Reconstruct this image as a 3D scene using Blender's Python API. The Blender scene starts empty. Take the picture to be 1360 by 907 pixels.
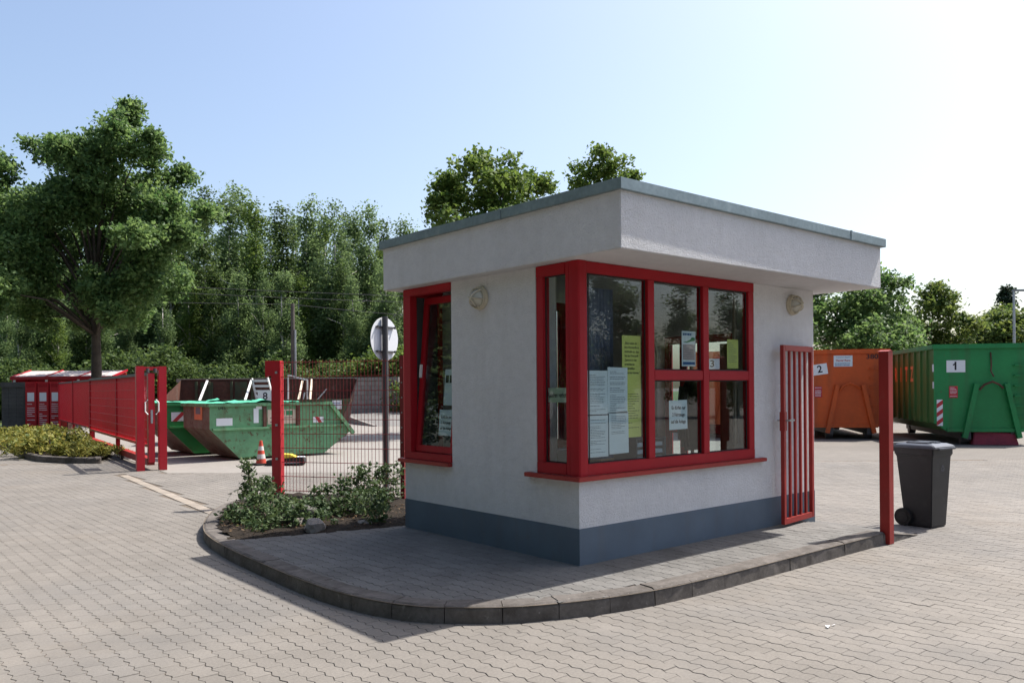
import bpy, bmesh, math, random
import numpy as np
from mathutils import Vector, Matrix

R = math.radians
scene = bpy.context.scene
COL = scene.collection

# ------------------------------------------------------------------ camera
YAW = 40.33
CAM = Vector((-4.8153, -4.821, 1.6))
FOC = 1086.7
sy, cy_ = math.sin(R(YAW)), math.cos(R(YAW))
FW = Vector((sy, cy_, 0)); RT = Vector((cy_, -sy, 0))
cam_data = bpy.data.cameras.new('camera')
cam = bpy.data.objects.new('camera', cam_data); COL.objects.link(cam)
cam_data.sensor_width = 36.0; cam_data.lens = 36.0 * FOC / 1360.0
cam_data.shift_y = (515.5 - 453.5) / 1360.0
cam_data.clip_end = 3000; cam_data.clip_start = 0.05
cam.location = CAM
base = Matrix((RT, Vector((0, 0, 1)), -FW)).transposed().to_4x4()
cam.matrix_world = Matrix.Translation(CAM) @ base @ Matrix.Rotation(R(-0.4634), 4, 'Z')
scene.camera = cam

# ------------------------------------------------------------------ sky and sun
LDIR = Vector((-1.96, 0.29, -3.2)).normalized()      # way the sunlight travels
world = bpy.data.worlds.new('World'); scene.world = world; world.use_nodes = True
wn = world.node_tree.nodes; wl = world.node_tree.links
bg = wn['Background']; sky = wn.new('ShaderNodeTexSky'); sky.sky_type = 'NISHITA'
sky.sun_disc = False; sky.sun_elevation = math.asin(-LDIR.z)
sky.sun_rotation = math.atan2(-LDIR.x, -LDIR.y)
sky.altitude = 0; sky.air_density = 1.0; sky.dust_density = 3.2; sky.ozone_density = 1.2
bg.inputs['Strength'].default_value = 0.14
wl.new(sky.outputs[0], bg.inputs['Color'])
sun_data = bpy.data.lights.new('sun', 'SUN'); sun_data.energy = 5.0; sun_data.angle = R(0.53)
sun_data.color = (1.0, 0.95, 0.87)
sun = bpy.data.objects.new('sun', sun_data); COL.objects.link(sun)
sun.rotation_euler = LDIR.to_track_quat('-Z', 'Y').to_euler(); sun.location = (20, -5, 30)

vs = scene.view_settings
vs.view_transform = 'Standard'; vs.look = 'None'; vs.gamma = 1; vs.use_curve_mapping = False
vs.exposure = 0.70
scene.render.engine = 'CYCLES'
scene.cycles.use_denoising = True
scene.cycles.max_bounces = 8; scene.cycles.transparent_max_bounces = 24
scene.cycles.sample_clamp_indirect = 6

# ------------------------------------------------------------------ helpers
def pt(u, d, z=0.0):
    """world point at depth d (m) seen at photo column u, height z"""
    p = CAM + FW * d + RT * ((u - 680) * d / FOC)
    return Vector((p.x, p.y, z))

def ang(deg_left_of_fwd):
    """world z-rotation of a local +Y axis pointing that many degrees left of the view"""
    return R(-YAW + deg_left_of_fwd)

class MB:
    def __init__(s): s.v = []; s.f = []
    def poly(s, pts, faces):
        o = len(s.v); s.v += [tuple(p) for p in pts]; s.f += [tuple(i + o for i in f) for f in faces]; return s
    def box(s, x0, x1, y0, y1, z0, z1):
        return s.poly([(x0,y0,z0),(x1,y0,z0),(x1,y1,z0),(x0,y1,z0),(x0,y0,z1),(x1,y0,z1),(x1,y1,z1),(x0,y1,z1)],
                      [(0,3,2,1),(4,5,6,7),(0,1,5,4),(1,2,6,5),(2,3,7,6),(3,0,4,7)])
    def bar(s, a, b, w, h, up=(0,0,1)):
        a = Vector(a); b = Vector(b); d = (b - a).normalized(); up = Vector(up)
        if abs(d.dot(up)) > .98: up = Vector((0,1,0))
        x = d.cross(up).normalized() * w / 2; y = x.cross(d).normalized() * h / 2
        P = [a-x-y, a+x-y, a+x+y, a-x+y, b-x-y, b+x-y, b+x+y, b-x+y]
        return s.poly(P, [(0,1,2,3),(7,6,5,4),(0,4,5,1),(1,5,6,2),(2,6,7,3),(3,7,4,0)])
    def prism(s, outline, axis, a, b):
        """outline of 2D points extruded along axis x, y or z from a to b"""
        def mk(p, t):
            return {'x': (t, p[0], p[1]), 'y': (p[0], t, p[1]), 'z': (p[0], p[1], t)}[axis]
        n = len(outline)
        P = [mk(p, a) for p in outline] + [mk(p, b) for p in outline]
        F = [tuple(range(n))[::-1], tuple(range(n, 2*n))] + [(i, (i+1) % n, n + (i+1) % n, n + i) for i in range(n)]
        return s.poly(P, F)
    def tube(s, pts, rad, n=8, cap=True):
        pts = [Vector(p) for p in pts]
        if not hasattr(rad, '__len__'): rad = [rad] * len(pts)
        o = len(s.v)
        for i, p in enumerate(pts):
            d = (pts[min(i+1, len(pts)-1)] - pts[max(i-1, 0)]).normalized()
            up = Vector((0,0,1)) if abs(d.z) < .9 else Vector((1,0,0))
            x = d.cross(up).normalized(); y = d.cross(x).normalized()
            for k in range(n):
                t = 2 * math.pi * k / n
                s.v.append(tuple(p + (x * math.cos(t) + y * math.sin(t)) * rad[i]))
        for i in range(len(pts) - 1):
            for k in range(n):
                a = o + i*n + k; b = o + i*n + (k+1) % n
                s.f.append((a, b, b + n, a + n))
        if cap:
            s.f.append(tuple(range(o, o + n))[::-1]); e = o + (len(pts)-1)*n; s.f.append(tuple(range(e, e + n)))
        return s
    def lathe(s, prof, n=24, c=(0,0,0), axis='z'):
        o = len(s.v); c = Vector(c)
        for (r, z) in prof:
            for k in range(n):
                t = 2*math.pi*k/n; a, b = r*math.cos(t), r*math.sin(t)
                q = {'z': (a, b, z), 'y': (a, z, b), 'x': (z, a, b)}[axis]
                s.v.append(tuple(c + Vector(q)))
        for i in range(len(prof)-1):
            for k in range(n):
                a = o+i*n+k; b = o+i*n+(k+1) % n
                s.f.append((a, b, b+n, a+n))
        s.f.append(tuple(range(o, o+n))[::-1]); e = o+(len(prof)-1)*n; s.f.append(tuple(range(e, e+n)))
        return s
    def mesh(s, name, mat, bevel=0, smooth=False, fix=True):
        me = bpy.data.meshes.new(name); me.from_pydata(s.v, [], s.f)
        if fix or bevel:
            bm = bmesh.new(); bm.from_mesh(me)
            bmesh.ops.recalc_face_normals(bm, faces=bm.faces)
            if bevel:
                bmesh.ops.bevel(bm, geom=[e for e in bm.edges if len(e.link_faces) == 2 and e.calc_face_angle(0) > .5],
                                offset=bevel, segments=2, affect='EDGES', clamp_overlap=True)
            bm.to_mesh(me); bm.free()
        if smooth: me.polygons.foreach_set('use_smooth', [True]*len(me.polygons))
        if mat: me.materials.append(mat)
        return me
    def build(s, name, mat, parent=None, bevel=0, smooth=False, loc=None, rotz=0):
        return link(name, s.mesh(name, mat, bevel, smooth), parent, loc, rotz)

def link(name, me, parent=None, loc=None, rotz=0):
    o = bpy.data.objects.new(name, me); COL.objects.link(o)
    if parent: o.parent = parent
    if loc is not None: o.location = loc
    o.rotation_euler = (0, 0, rotz)
    return o

def tag(o, label, cat, group=None):
    o['label'] = label; o['category'] = cat
    if group: o['group'] = group
    return o

def thing(name, label, cat, loc=(0,0,0), rotz=0, group=None):
    o = bpy.data.objects.new(name, None); COL.objects.link(o)
    o.location = loc; o.rotation_euler = (0, 0, rotz); o.empty_display_size = .2
    return tag(o, label, cat, group)

def struct(o):
    o['kind'] = 'structure'; return o
def stuff(o):
    o['kind'] = 'stuff'; return o

def copy_tree(o, parent=None):
    c = o.copy(); COL.objects.link(c); c.parent = parent
    for ch in list(o.children): copy_tree(ch, c)
    return c

def lettering(body, size, mat, parent, M, name='lettering', align='CENTER', bold=0.0, sx=1.0, spacing=1.0):
    cu = bpy.data.curves.new(name, 'FONT'); cu.body = body; cu.size = size
    cu.align_x = align; cu.align_y = 'CENTER'; cu.offset = bold; cu.space_line = spacing
    cu.resolution_u = 3
    t = bpy.data.objects.new(name, cu); COL.objects.link(t)
    dg = bpy.context.evaluated_depsgraph_get(); dg.update()
    me = bpy.data.meshes.new_from_object(t.evaluated_get(dg)); me.name = name
    bpy.data.objects.remove(t); bpy.data.curves.remove(cu)
    me.transform(M @ Matrix.Diagonal((sx, 1, 1, 1)))
    me.materials.clear(); me.materials.append(mat)
    o = link(name, me, parent)
    return stuff(o) if len(body) > 1 else o

def face_y(x, y, z, rot=0.0):      # text plane facing local -Y
    return Matrix.Translation((x, y, z)) @ Matrix.Rotation(R(90), 4, 'X') @ Matrix.Rotation(rot, 4, 'Z')
def face_x(x, y, z, rot=0.0):      # text plane facing local -X
    return Matrix.Translation((x, y, z)) @ Matrix.Rotation(R(-90), 4, 'Z') @ Matrix.Rotation(R(90), 4, 'X') @ Matrix.Rotation(rot, 4, 'Z')

# ------------------------------------------------------------------ materials
def srgb(r, g, b):
    f = lambda c: (c/255/12.92 if c/255 <= .04045 else ((c/255+.055)/1.055)**2.4)
    return (f(r), f(g), f(b), 1)

def pmat(name, col, rough=.6, var=None, bump=None, metal=0.0, spec=.5, dirt=None, obj=False, island=0.0, coat=0.0, streak=None, spots=None):
    """procedural surface: colour + noise variation + bump + dirt patches"""
    m = bpy.data.materials.new(name); m.use_nodes = True
    nt = m.node_tree; N = nt.nodes; L = nt.links; p = N['Principled BSDF']
    if len(col) == 3: col = (*col, 1)
    p.inputs['Roughness'].default_value = rough; p.inputs['Metallic'].default_value = metal
    p.inputs['Specular IOR Level'].default_value = spec
    if coat: p.inputs['Coat Weight'].default_value = coat
    tc = N.new('ShaderNodeTexCoord'); co = tc.outputs['Object']
    geo = N.new('ShaderNodeNewGeometry')
    co = tc.outputs['Object'] if obj else geo.outputs['Position']
    rgb = N.new('ShaderNodeRGB'); rgb.outputs[0].default_value = col; cur = rgb.outputs[0]
    def noise(scale, detail=4, rough_=.55):
        n = N.new('ShaderNodeTexNoise'); n.inputs['Scale'].default_value = scale
        n.inputs['Detail'].default_value = detail; n.inputs['Roughness'].default_value = rough_
        L.new(co, n.inputs['Vector']); return n.outputs['Fac']
    def ramp(fac, a, b):
        r = N.new('ShaderNodeMapRange'); r.inputs['From Min'].default_value = a; r.inputs['From Max'].default_value = b
        L.new(fac, r.inputs['Value']); return r.outputs['Result']
    def mix(fac, a, colb, mode='MIX'):
        x = N.new('ShaderNodeMix'); x.data_type = 'RGBA'; x.blend_type = mode
        if isinstance(fac, float): x.inputs['Factor'].default_value = fac
        else: L.new(fac, x.inputs['Factor'])
        L.new(a, x.inputs['A'])
        if isinstance(colb, tuple): x.inputs['B'].default_value = colb
        else: L.new(colb, x.inputs['B'])
        return x.outputs['Result']
    def scalecol(k): return tuple(min(1, c*k) for c in col[:3]) + (1,)
    if var:
        for (sc, amt) in (var if isinstance(var, list) else [var]):
            f = ramp(noise(sc), .3, .7)
            mp = N.new('ShaderNodeMapRange'); L.new(f, mp.inputs['Value'])
            mp.inputs['To Min'].default_value = 1-amt; mp.inputs['To Max'].default_value = 1+amt
            h = N.new('ShaderNodeHueSaturation'); L.new(mp.outputs['Result'], h.inputs['Value']); L.new(cur, h.inputs['Color'])
            cur = h.outputs['Color']
    if island:
        oi = N.new('ShaderNodeObjectInfo'); ad = N.new('ShaderNodeMath'); ad.operation = 'ADD'
        L.new(oi.outputs['Random'], ad.inputs[0]); L.new(geo.outputs['Random Per Island'], ad.inputs[1])
        fr = N.new('ShaderNodeMath'); fr.operation = 'FRACT'; L.new(ad.outputs[0], fr.inputs[0])
        mp = N.new('ShaderNodeMapRange'); L.new(fr.outputs[0], mp.inputs['Value'])
        mp.inputs['To Min'].default_value = 1-island; mp.inputs['To Max'].default_value = 1+island
        h = N.new('ShaderNodeHueSaturation'); L.new(mp.outputs['Result'], h.inputs['Value']); L.new(cur, h.inputs['Color'])
        cur = h.outputs['Color']
    if dirt:
        for (sc, lo, hi, dc, amt) in (dirt if isinstance(dirt, list) else [dirt]):
            f = ramp(noise(sc, 6, .65), lo, hi)
            mm = N.new('ShaderNodeMath'); mm.operation = 'MULTIPLY'; mm.inputs[1].default_value = amt; L.new(f, mm.inputs[0])
            cur = mix(mm.outputs[0], cur, (*dc[:3], 1))
    if streak:                                   # rain streaks: noise stretched downwards
        mpg = N.new('ShaderNodeMapping'); mpg.inputs['Scale'].default_value = (streak[0], streak[0], streak[0]*.06); L.new(co, mpg.inputs['Vector'])
        ns = N.new('ShaderNodeTexNoise'); ns.inputs['Scale'].default_value = 1; ns.inputs['Detail'].default_value = 5; L.new(mpg.outputs[0], ns.inputs['Vector'])
        mm = N.new('ShaderNodeMath'); mm.operation = 'MULTIPLY'; mm.inputs[1].default_value = streak[2]; L.new(ramp(ns.outputs['Fac'], .52, .78), mm.inputs[0])
        cur = mix(mm.outputs[0], cur, (*streak[1], 1))
    if spots:                                    # small dark drips scattered at random
        vo = N.new('ShaderNodeTexVoronoi'); vo.inputs['Scale'].default_value = spots[0]; L.new(co, vo.inputs['Vector'])
        sx_ = N.new('ShaderNodeSeparateColor'); L.new(vo.outputs['Color'], sx_.inputs[0])
        rr_ = ramp(sx_.outputs[0], .55, 1.0); ml = N.new('ShaderNodeMath'); ml.operation = 'MULTIPLY'; ml.inputs[1].default_value = spots[1]; L.new(rr_, ml.inputs[0])
        lt = N.new('ShaderNodeMath'); lt.operation = 'LESS_THAN'; L.new(vo.outputs['Distance'], lt.inputs[0]); L.new(ml.outputs[0], lt.inputs[1])
        ms = N.new('ShaderNodeMath'); ms.operation = 'MULTIPLY'; ms.inputs[1].default_value = .55; L.new(lt.outputs[0], ms.inputs[0])
        cur = mix(ms.outputs[0], cur, (*spots[2], 1))
    L.new(cur, p.inputs['Base Color'])
    if bump:
        prev = None
        for (sc, st, di) in (bump if isinstance(bump, list) else [bump]):
            b = N.new('ShaderNodeBump'); b.inputs['Strength'].default_value = st; b.inputs['Distance'].default_value = di
            L.new(noise(sc, 5, .6), b.inputs['Height'])
            if prev: L.new(prev, b.inputs['Normal'])
            prev = b.outputs['Normal']
        L.new(prev, p.inputs['Normal'])
    return m

def leafmat(name, c1, c2, trans=.3, gloss=.2):
    m = bpy.data.materials.new(name); m.use_nodes = True
    nt = m.node_tree; N = nt.nodes; L = nt.links; N.remove(N['Principled BSDF'])
    geo = N.new('ShaderNodeNewGeometry')
    n = N.new('ShaderNodeTexNoise'); n.inputs['Scale'].default_value = .8; n.inputs['Detail'].default_value = 2
    L.new(geo.outputs['Position'], n.inputs['Vector'])
    a = N.new('ShaderNodeMath'); a.operation = 'ADD'; L.new(geo.outputs['Random Per Island'], a.inputs[0]); L.new(n.outputs['Fac'], a.inputs[1])
    mr = N.new('ShaderNodeMapRange'); mr.inputs['From Min'].default_value = .45; mr.inputs['From Max'].default_value = 1.45
    L.new(a.outputs[0], mr.inputs['Value'])
    x = N.new('ShaderNodeMix'); x.data_type = 'RGBA'; L.new(mr.outputs['Result'], x.inputs['Factor'])
    x.inputs['A'].default_value = (*c1, 1); x.inputs['B'].default_value = (*c2, 1)
    d = N.new('ShaderNodeBsdfPrincipled'); d.inputs['Roughness'].default_value = .55; d.inputs['Specular IOR Level'].default_value = gloss
    t = N.new('ShaderNodeBsdfTranslucent'); ms = N.new('ShaderNodeMixShader'); ms.inputs[0].default_value = trans
    L.new(x.outputs['Result'], d.inputs['Base Color'])
    hs = N.new('ShaderNodeHueSaturation'); hs.inputs['Hue'].default_value = .48; hs.inputs['Value'].default_value = 1.5
    L.new(x.outputs['Result'], hs.inputs['Color']); L.new(hs.outputs['Color'], t.inputs['Color'])
    L.new(d.outputs[0], ms.inputs[1]); L.new(t.outputs[0], ms.inputs[2]); L.new(ms.outputs[0], N['Material Output'].inputs['Surface'])
    return m

def glassmat(name, tint=(.86, .9, .9), rough=0.0):
    m = bpy.data.materials.new(name); m.use_nodes = True
    nt = m.node_tree; N = nt.nodes; L = nt.links; N.remove(N['Principled BSDF'])
    t = N.new('ShaderNodeBsdfTransparent'); t.inputs['Color'].default_value = (*tint, 1)
    g = N.new('ShaderNodeBsdfGlossy'); g.inputs['Roughness'].default_value = rough
    lw = N.new('ShaderNodeLayerWeight'); lw.inputs['Blend'].default_value = .5; pw = N.new('ShaderNodeMath'); pw.operation = 'POWER'; pw.inputs[1].default_value = 4.0
    L.new(lw.outputs['Facing'], pw.inputs[0])          # Schlick-like: 4 % head-on, rising to full at grazing
    mu = N.new('ShaderNodeMath'); mu.operation = 'MULTIPLY_ADD'; mu.inputs[1].default_value = .94; mu.inputs[2].default_value = .045; mu.use_clamp = True
    L.new(pw.outputs[0], mu.inputs[0])
    ms = N.new('ShaderNodeMixShader'); L.new(mu.outputs[0], ms.inputs[0]); L.new(t.outputs[0], ms.inputs[1]); L.new(g.outputs[0], ms.inputs[2])
    L.new(ms.outputs[0], N['Material Output'].inputs['Surface'])
    return m

RUST = (.09, .035, .018)
M = {}
M['paver'] = pmat('paver_concrete', (.166, .152, .137), .85, var=[(.22, .10), (.9, .07), (3.0, .06), (60, .12)], island=.055, spots=(1.6, .07, (.05, .045, .045)),
                  dirt=[(.5, .55, .75, (.165, .135, .105), .45), (.33, .5, .72, (.128, .126, .126), .5), (1.1, .6, .78, (.10, .095, .09), .35), (2.2, .62, .8, (.11, .10, .09), .35)], bump=[(220, .35, .004)], spec=.3)
M['paver_dark'] = pmat('paver_concrete_aged', (.135, .130, .124), .88, var=[(.5, .12), (60, .15)], island=.10,
                       dirt=(1.5, .5, .75, (.06, .055, .05), .5), bump=[(220, .4, .004)], spec=.3)
M['gutter'] = pmat('gutter_stone', (.26, .225, .19), .85, var=[(3, .1), (60, .1)], island=.08, bump=(200, .3, .004), spec=.3)
M['sand'] = pmat('joint_sand', (.125, .103, .082), .95, var=[(2.0, .25), (40, .2)], bump=(150, .5, .004), spec=.2)
M['kerb'] = pmat('kerb_concrete', (.125, .112, .103), .9, var=[(1.2, .15), (30, .15)], island=.08,
                 dirt=[(5, .42, .68, (.045, .038, .033), .7), (25, .62, .7, (.42, .40, .37), .25)], bump=[(120, .5, .006)], spec=.25)
M['soil'] = pmat('soil', (.024, .018, .013), .95, var=[(8, .4)], bump=[(25, .9, .05)], spec=.2)
M['stucco'] = pmat('white_stucco', (.73, .73, .745), .9, var=[(.8, .06), (12, .04)], streak=(5, (.45, .43, .40), .13),
                   dirt=[(1.6, .6, .85, (.50, .48, .46), .15)], bump=[(95, 1.0, .02), (38, .6, .02)], spec=.2)
M['plinth'] = pmat('plinth_paint', (.10, .132, .172), .7, var=[(2, .12)], streak=(6, (.12, .12, .12), .4), dirt=(5, .58, .8, (.13, .12, .11), .4), bump=[(120, .3, .006)], spec=.35)
M['zinc'] = pmat('zinc_cap', (.20, .255, .27), .45, var=[(3, .12), (25, .12)], dirt=(6, .55, .75, (.33, .37, .38), .5), metal=.35, spec=.5)
M['red'] = pmat('red_paint', (.31, .007, .014), .55, var=[(2.5, .12)], dirt=(14, .66, .8, (.14, .02, .02), .4), spec=.25)
M['redfade'] = pmat('red_paint_faded', (.29, .022, .018), .5, var=[(3, .15)], dirt=(10, .58, .8, (.25, .07, .05), .5), spec=.4)
M['signal'] = pmat('signal_red', (.42, .007, .018), .38, var=[(2, .08)], spec=.45)
M['redmesh'] = pmat('red_coated_wire', (.22, .02, .022), .5, var=[(2, .1)], spec=.4)
M['glass'] = glassmat('window_glass')
M['white'] = pmat('white_paper', (.68, .76, .80), .8, var=[(6, .03)])
M['plate'] = pmat('white_plate', (.72, .74, .78), .5, var=[(5, .04)])
M['yellow'] = pmat('yellow_paper', (.62, .66, .18), .8, var=[(5, .03)])
M['greenpaper'] = pmat('pale_green_plate', (.42, .50, .40), .7, var=[(5, .05)])
M['ink'] = pmat('black_ink', (.012, .012, .02), .7)
M['inkgrey'] = pmat('grey_ink', (.16, .17, .20), .8)
M['inkred'] = pmat('red_ink', (.45, .03, .04), .7)
M['inkblue'] = pmat('blue_ink', (.02, .10, .28), .7)
M['inkgreen'] = pmat('green_ink', (.03, .22, .09), .7)
M['pinkgrid'] = pmat('calendar_grid', (.50, .40, .40), .8)
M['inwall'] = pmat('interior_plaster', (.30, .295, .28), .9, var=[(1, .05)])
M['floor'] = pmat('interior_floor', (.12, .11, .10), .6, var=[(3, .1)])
M['wood'] = pmat('wood_board', (.22, .12, .055), .55, var=[(5, .2)], bump=(30, .2, .004))
M['curtain'] = pmat('grey_blue_curtain', (.16, .18, .26), .9, var=[(3, .1)])
M['beige'] = pmat('beige_board', (.38, .32, .25), .8, var=[(3, .08)])
M['black'] = pmat('black_plastic', (.012, .012, .014), .5, var=[(5, .1)])
M['grey'] = pmat('grey_plastic', (.22, .23, .24), .5, var=[(5, .08)])
M['card'] = pmat('cardboard', (.36, .23, .12), .85, var=[(4, .1)])
M['bin'] = pmat('anthracite_bin', (.020, .021, .024), .5, var=[(4, .12)], dirt=(8, .55, .8, (.07, .07, .07), .4), bump=(180, .15, .003), spec=.45)
M['binlid'] = pmat('bin_lid', (.055, .065, .085), .35, var=[(6, .12)], dirt=(9, .55, .8, (.12, .12, .12), .4), spec=.5)
M['rubber'] = pmat('rubber', (.012, .012, .012), .75, var=[(5, .1)])
M['lamp'] = pmat('cream_lamp', (.52, .47, .36), .6, var=[(10, .1)], dirt=(12, .5, .8, (.25, .2, .13), .5))
M['lampglass'] = pmat('lamp_glass', (.45, .44, .38), .25, var=[(15, .1)], spec=.6)
M['steel'] = pmat('galvanised_steel', (.38, .39, .40), .45, var=[(8, .15)], metal=.6)
M['darksteel'] = pmat('dark_steel', (.06, .06, .065), .55, var=[(6, .15)])
M['green'] = pmat('green_container', (.013, .205, .058), .5, var=[(1.2, .12), (12, .06)], dirt=[(3, .62, .8, (.05, .10, .04), .6), (9, .64, .72, RUST, .7)], obj=True, spec=.4, streak=(4, (.06, .045, .03), .35))
M['greenside'] = pmat('green_container_bounce', (.075, .16, .045), .55, var=[(1.2, .15)], dirt=[(2, .5, .8, (.20, .12, .03), .5), (12, .68, .78, RUST, .7)], obj=True, spec=.35)  # yellowish green and orange-brown patches paint in orange bounce light; rust is real
M['orange'] = pmat('orange_container', (.54, .085, .012), .5, var=[(1, .12), (10, .06)], dirt=[(2.5, .6, .8, (.25, .05, .015), .6), (9, .64, .72, RUST, .7)], obj=True, spec=.4, streak=(4, (.06, .045, .03), .35))
M['skip'] = pmat('pale_green_skip', (.125, .30, .155), .6, var=[(1.5, .15), (9, .1)], dirt=[(2.6, .54, .66, (.09, .12, .06), .55), (6, .56, .64, RUST, .85)], streak=(5, RUST, .45), obj=True, bump=(4, .25, .03), spec=.35)
M['skipend'] = pmat('worn_skip_end', (.17, .155, .115), .75, var=[(2, .25), (12, .2)], dirt=[(4, .45, .65, RUST, .8), (9, .6, .7, (.30, .28, .24), .6)], obj=True, bump=(5, .3, .02))
M['skipdark'] = pmat('bright_green_skip', (.02, .20, .05), .55, var=[(1.5, .15)], dirt=[(3, .55, .7, (.05, .06, .03), .7), (8, .62, .7, RUST, .7)], obj=True)
M['net'] = pmat('green_cover_net', (.06, .38, .24), .7, var=[(4, .2)], bump=(12, .4, .02))
M['rust'] = pmat('rusty_sheet', (.085, .032, .020), .8, var=[(1.3, .3), (10, .25)], dirt=[(3, .55, .7, (.16, .12, .10), .5)], obj=True, bump=(6, .3, .02))
M['olive'] = pmat('olive_sheet', (.06, .075, .04), .75, var=[(1.5, .3)], dirt=[(4, .5, .65, RUST, .7)], obj=True)
M['palewood'] = pmat('pale_timber', (.55, .46, .36), .7, var=[(4, .15)])
M['whitepaint'] = pmat('white_lacquer', (.75, .74, .72), .5, var=[(4, .06)])
M['block'] = pmat('concrete_block', (.25, .235, .22), .9, var=[(1.5, .12), (20, .1)], island=.10, bump=(40, .4, .01), spec=.25)
M['blockdark'] = pmat('dark_concrete', (.10, .095, .09), .9, var=[(2, .2), (20, .15)], bump=(40, .4, .01), spec=.25)
M['mortar'] = pmat('mortar', (.17, .16, .15), .95, var=[(5, .15)])
M['asphalt'] = pmat('pale_asphalt', (.17, .165, .16), .9, var=[(.3, .1), (60, .12)], bump=(150, .3, .004), spec=.25)
M['concrete'] = pmat('pale_yard_concrete', (.222, .208, .192), .88, var=[(.3, .08), (4, .07), (50, .08)], dirt=[(.8, .58, .8, (.22, .20, .18), .5)], bump=(120, .3, .004), spec=.25)
M['grass'] = pmat('grass', (.05, .085, .02), .9, var=[(.5, .3), (15, .3)], bump=(30, .8, .05))
M['roofpanel'] = pmat('pale_roof_sheet', (.62, .52, .50), .5, var=[(2, .08)])
M['cone'] = pmat('cone_orange', (.52, .06, .03), .6, var=[(8, .1)])
M['conewhite'] = pmat('cone_white', (.55, .52, .50), .6, var=[(8, .1)])
M['yellowplastic'] = pmat('yellow_sheet', (.62, .45, .04), .6, var=[(6, .1)])
M['redtarp'] = pmat('red_tarp', (.22, .012, .03), .6, var=[(4, .2)], bump=(6, .6, .05))
M['peach'] = pmat('peach_letters', (.62, .22, .10), .6, var=[(4, .1)])
M['bark'] = pmat('bark', (.055, .043, .032), .9, var=[(4, .3)], bump=(12, .8, .05), obj=True)
M['birch'] = pmat('birch_bark', (.42, .40, .36), .8, var=[(1.5, .2)], dirt=[(3.5, .55, .65, (.04, .035, .03), .9)], obj=True)
M['pole'] = pmat('wood_pole', (.10, .085, .075), .85, var=[(3, .2)])
M['stone'] = pmat('rock', (.20, .18, .165), .9, var=[(6, .2)], bump=(20, .6, .03))
M['leaf_maple'] = leafmat('maple_leaves', (.036, .092, .026), (.135, .22, .072), .5, .3)
M['leaf_birch'] = leafmat('birch_leaves', (.052, .100, .036), (.15, .225, .090), .5)
M['leaf_dark'] = leafmat('undergrowth_leaves', (.022, .052, .014), (.085, .135, .038), .4)
M['leaf_light'] = leafmat('oak_leaves', (.040, .090, .016), (.125, .19, .042), .42)
M['leaf_lime'] = leafmat('lime_leaves', (.034, .078, .018), (.125, .170, .040), .42)
M['leaf_conifer'] = leafmat('conifer_needles', (.014, .030, .018), (.040, .065, .035), .15)
M['leaf_bush'] = leafmat('shrub_leaves', (.022, .050, .018), (.080, .120, .045), .25)
M['leaf_yellow'] = leafmat('yellow_green_leaves', (.07, .10, .018), (.27, .25, .055), .3)

# ground far from the modelled stones: fading row pattern
def ground_material():
    m = pmat('ground_paving', (.168, .155, .141), .9, var=[(.25, .10), (3, .06), (50, .1)], dirt=(.5, .58, .8, (.22, .2, .18), .4), spec=.25)
    nt = m.node_tree; N = nt.nodes; L = nt.links; p = N['Principled BSDF']
    src = p.inputs['Base Color'].links[0].from_socket
    geo = N.new('ShaderNodeNewGeometry'); br = N.new('ShaderNodeTexBrick')
    mp = N.new('ShaderNodeMapping'); mp.inputs['Rotation'].default_value = (0, 0, R(90))
    L.new(geo.outputs['Position'], mp.inputs['Vector']); L.new(mp.outputs[0], br.inputs['Vector'])
    br.inputs['Scale'].default_value = 1; br.inputs['Brick Width'].default_value = .205; br.inputs['Row Height'].default_value = .1125
    br.inputs['Mortar Size'].default_value = .006; br.inputs['Color1'].default_value = (1,1,1,1); br.inputs['Color2'].default_value = (.93,.93,.93,1)
    br.inputs['Mortar'].default_value = (.55,.5,.45,1)
    x = N.new('ShaderNodeMix'); x.data_type = 'RGBA'; x.blend_type = 'MULTIPLY'; x.inputs['Factor'].default_value = .8
    L.new(src, x.inputs['A']); L.new(br.outputs['Color'], x.inputs['B']); L.new(x.outputs['Result'], p.inputs['Base Color'])
    return m
M['ground'] = ground_material()

# ------------------------------------------------------------------ ground
def sheet(name, pts, z, mat, kind='structure'):
    m = MB(); m.poly([(p[0], p[1], z) for p in pts], [tuple(range(len(pts)))])
    o = m.build(name, mat); o['kind'] = kind; return o

gr = 700
sheet('ground', [(-gr, -gr), (gr, -gr), (gr, gr), (-gr, gr)], -.012, M['ground'])

# island outline (kerb foot), counter-clockwise from the back-left end
KERB = [(.0, 6.25), (-.40, 6.12), (-.78, 5.78), (-1.10, 5.30), (-1.46, 4.58), (-1.73, 3.79), (-1.86, 2.88), (-1.91, 1.95), (-1.93, 1.2),
        (-1.90, .60), (-1.80, .14), (-1.67, -.14), (-1.53, -.30), (-1.36, -.46), (-1.12, -.62), (-.82, -.75), (-.42, -.87), (-.03, -.935),
        (.6, -.965), (1.3, -.97), (2.0, -.97), (2.7, -.97), (3.35, -.97), (4.15, -.97)]
def smooth_path(P, n=8):
    P = [Vector((a, b, 0)) for a, b in P]; out = []
    for i in range(len(P)-1):
        p0 = P[max(i-1, 0)]; p1 = P[i]; p2 = P[i+1]; p3 = P[min(i+2, len(P)-1)]
        for k in range(n):
            t = k/n
            out.append(.5*((2*p1)+(p2-p0)*t+(2*p0-5*p1+4*p2-p3)*t*t+(3*p1-p0-3*p2+p3)*t**3))
    out.append(P[-1]); return out
KP = smooth_path(KERB)
island_poly = np.array([(p.x, p.y) for p in KP] + [(4.22, -.97), (4.22, 3.2), (1.4, 4.4), (.3, 6.2)])
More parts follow.
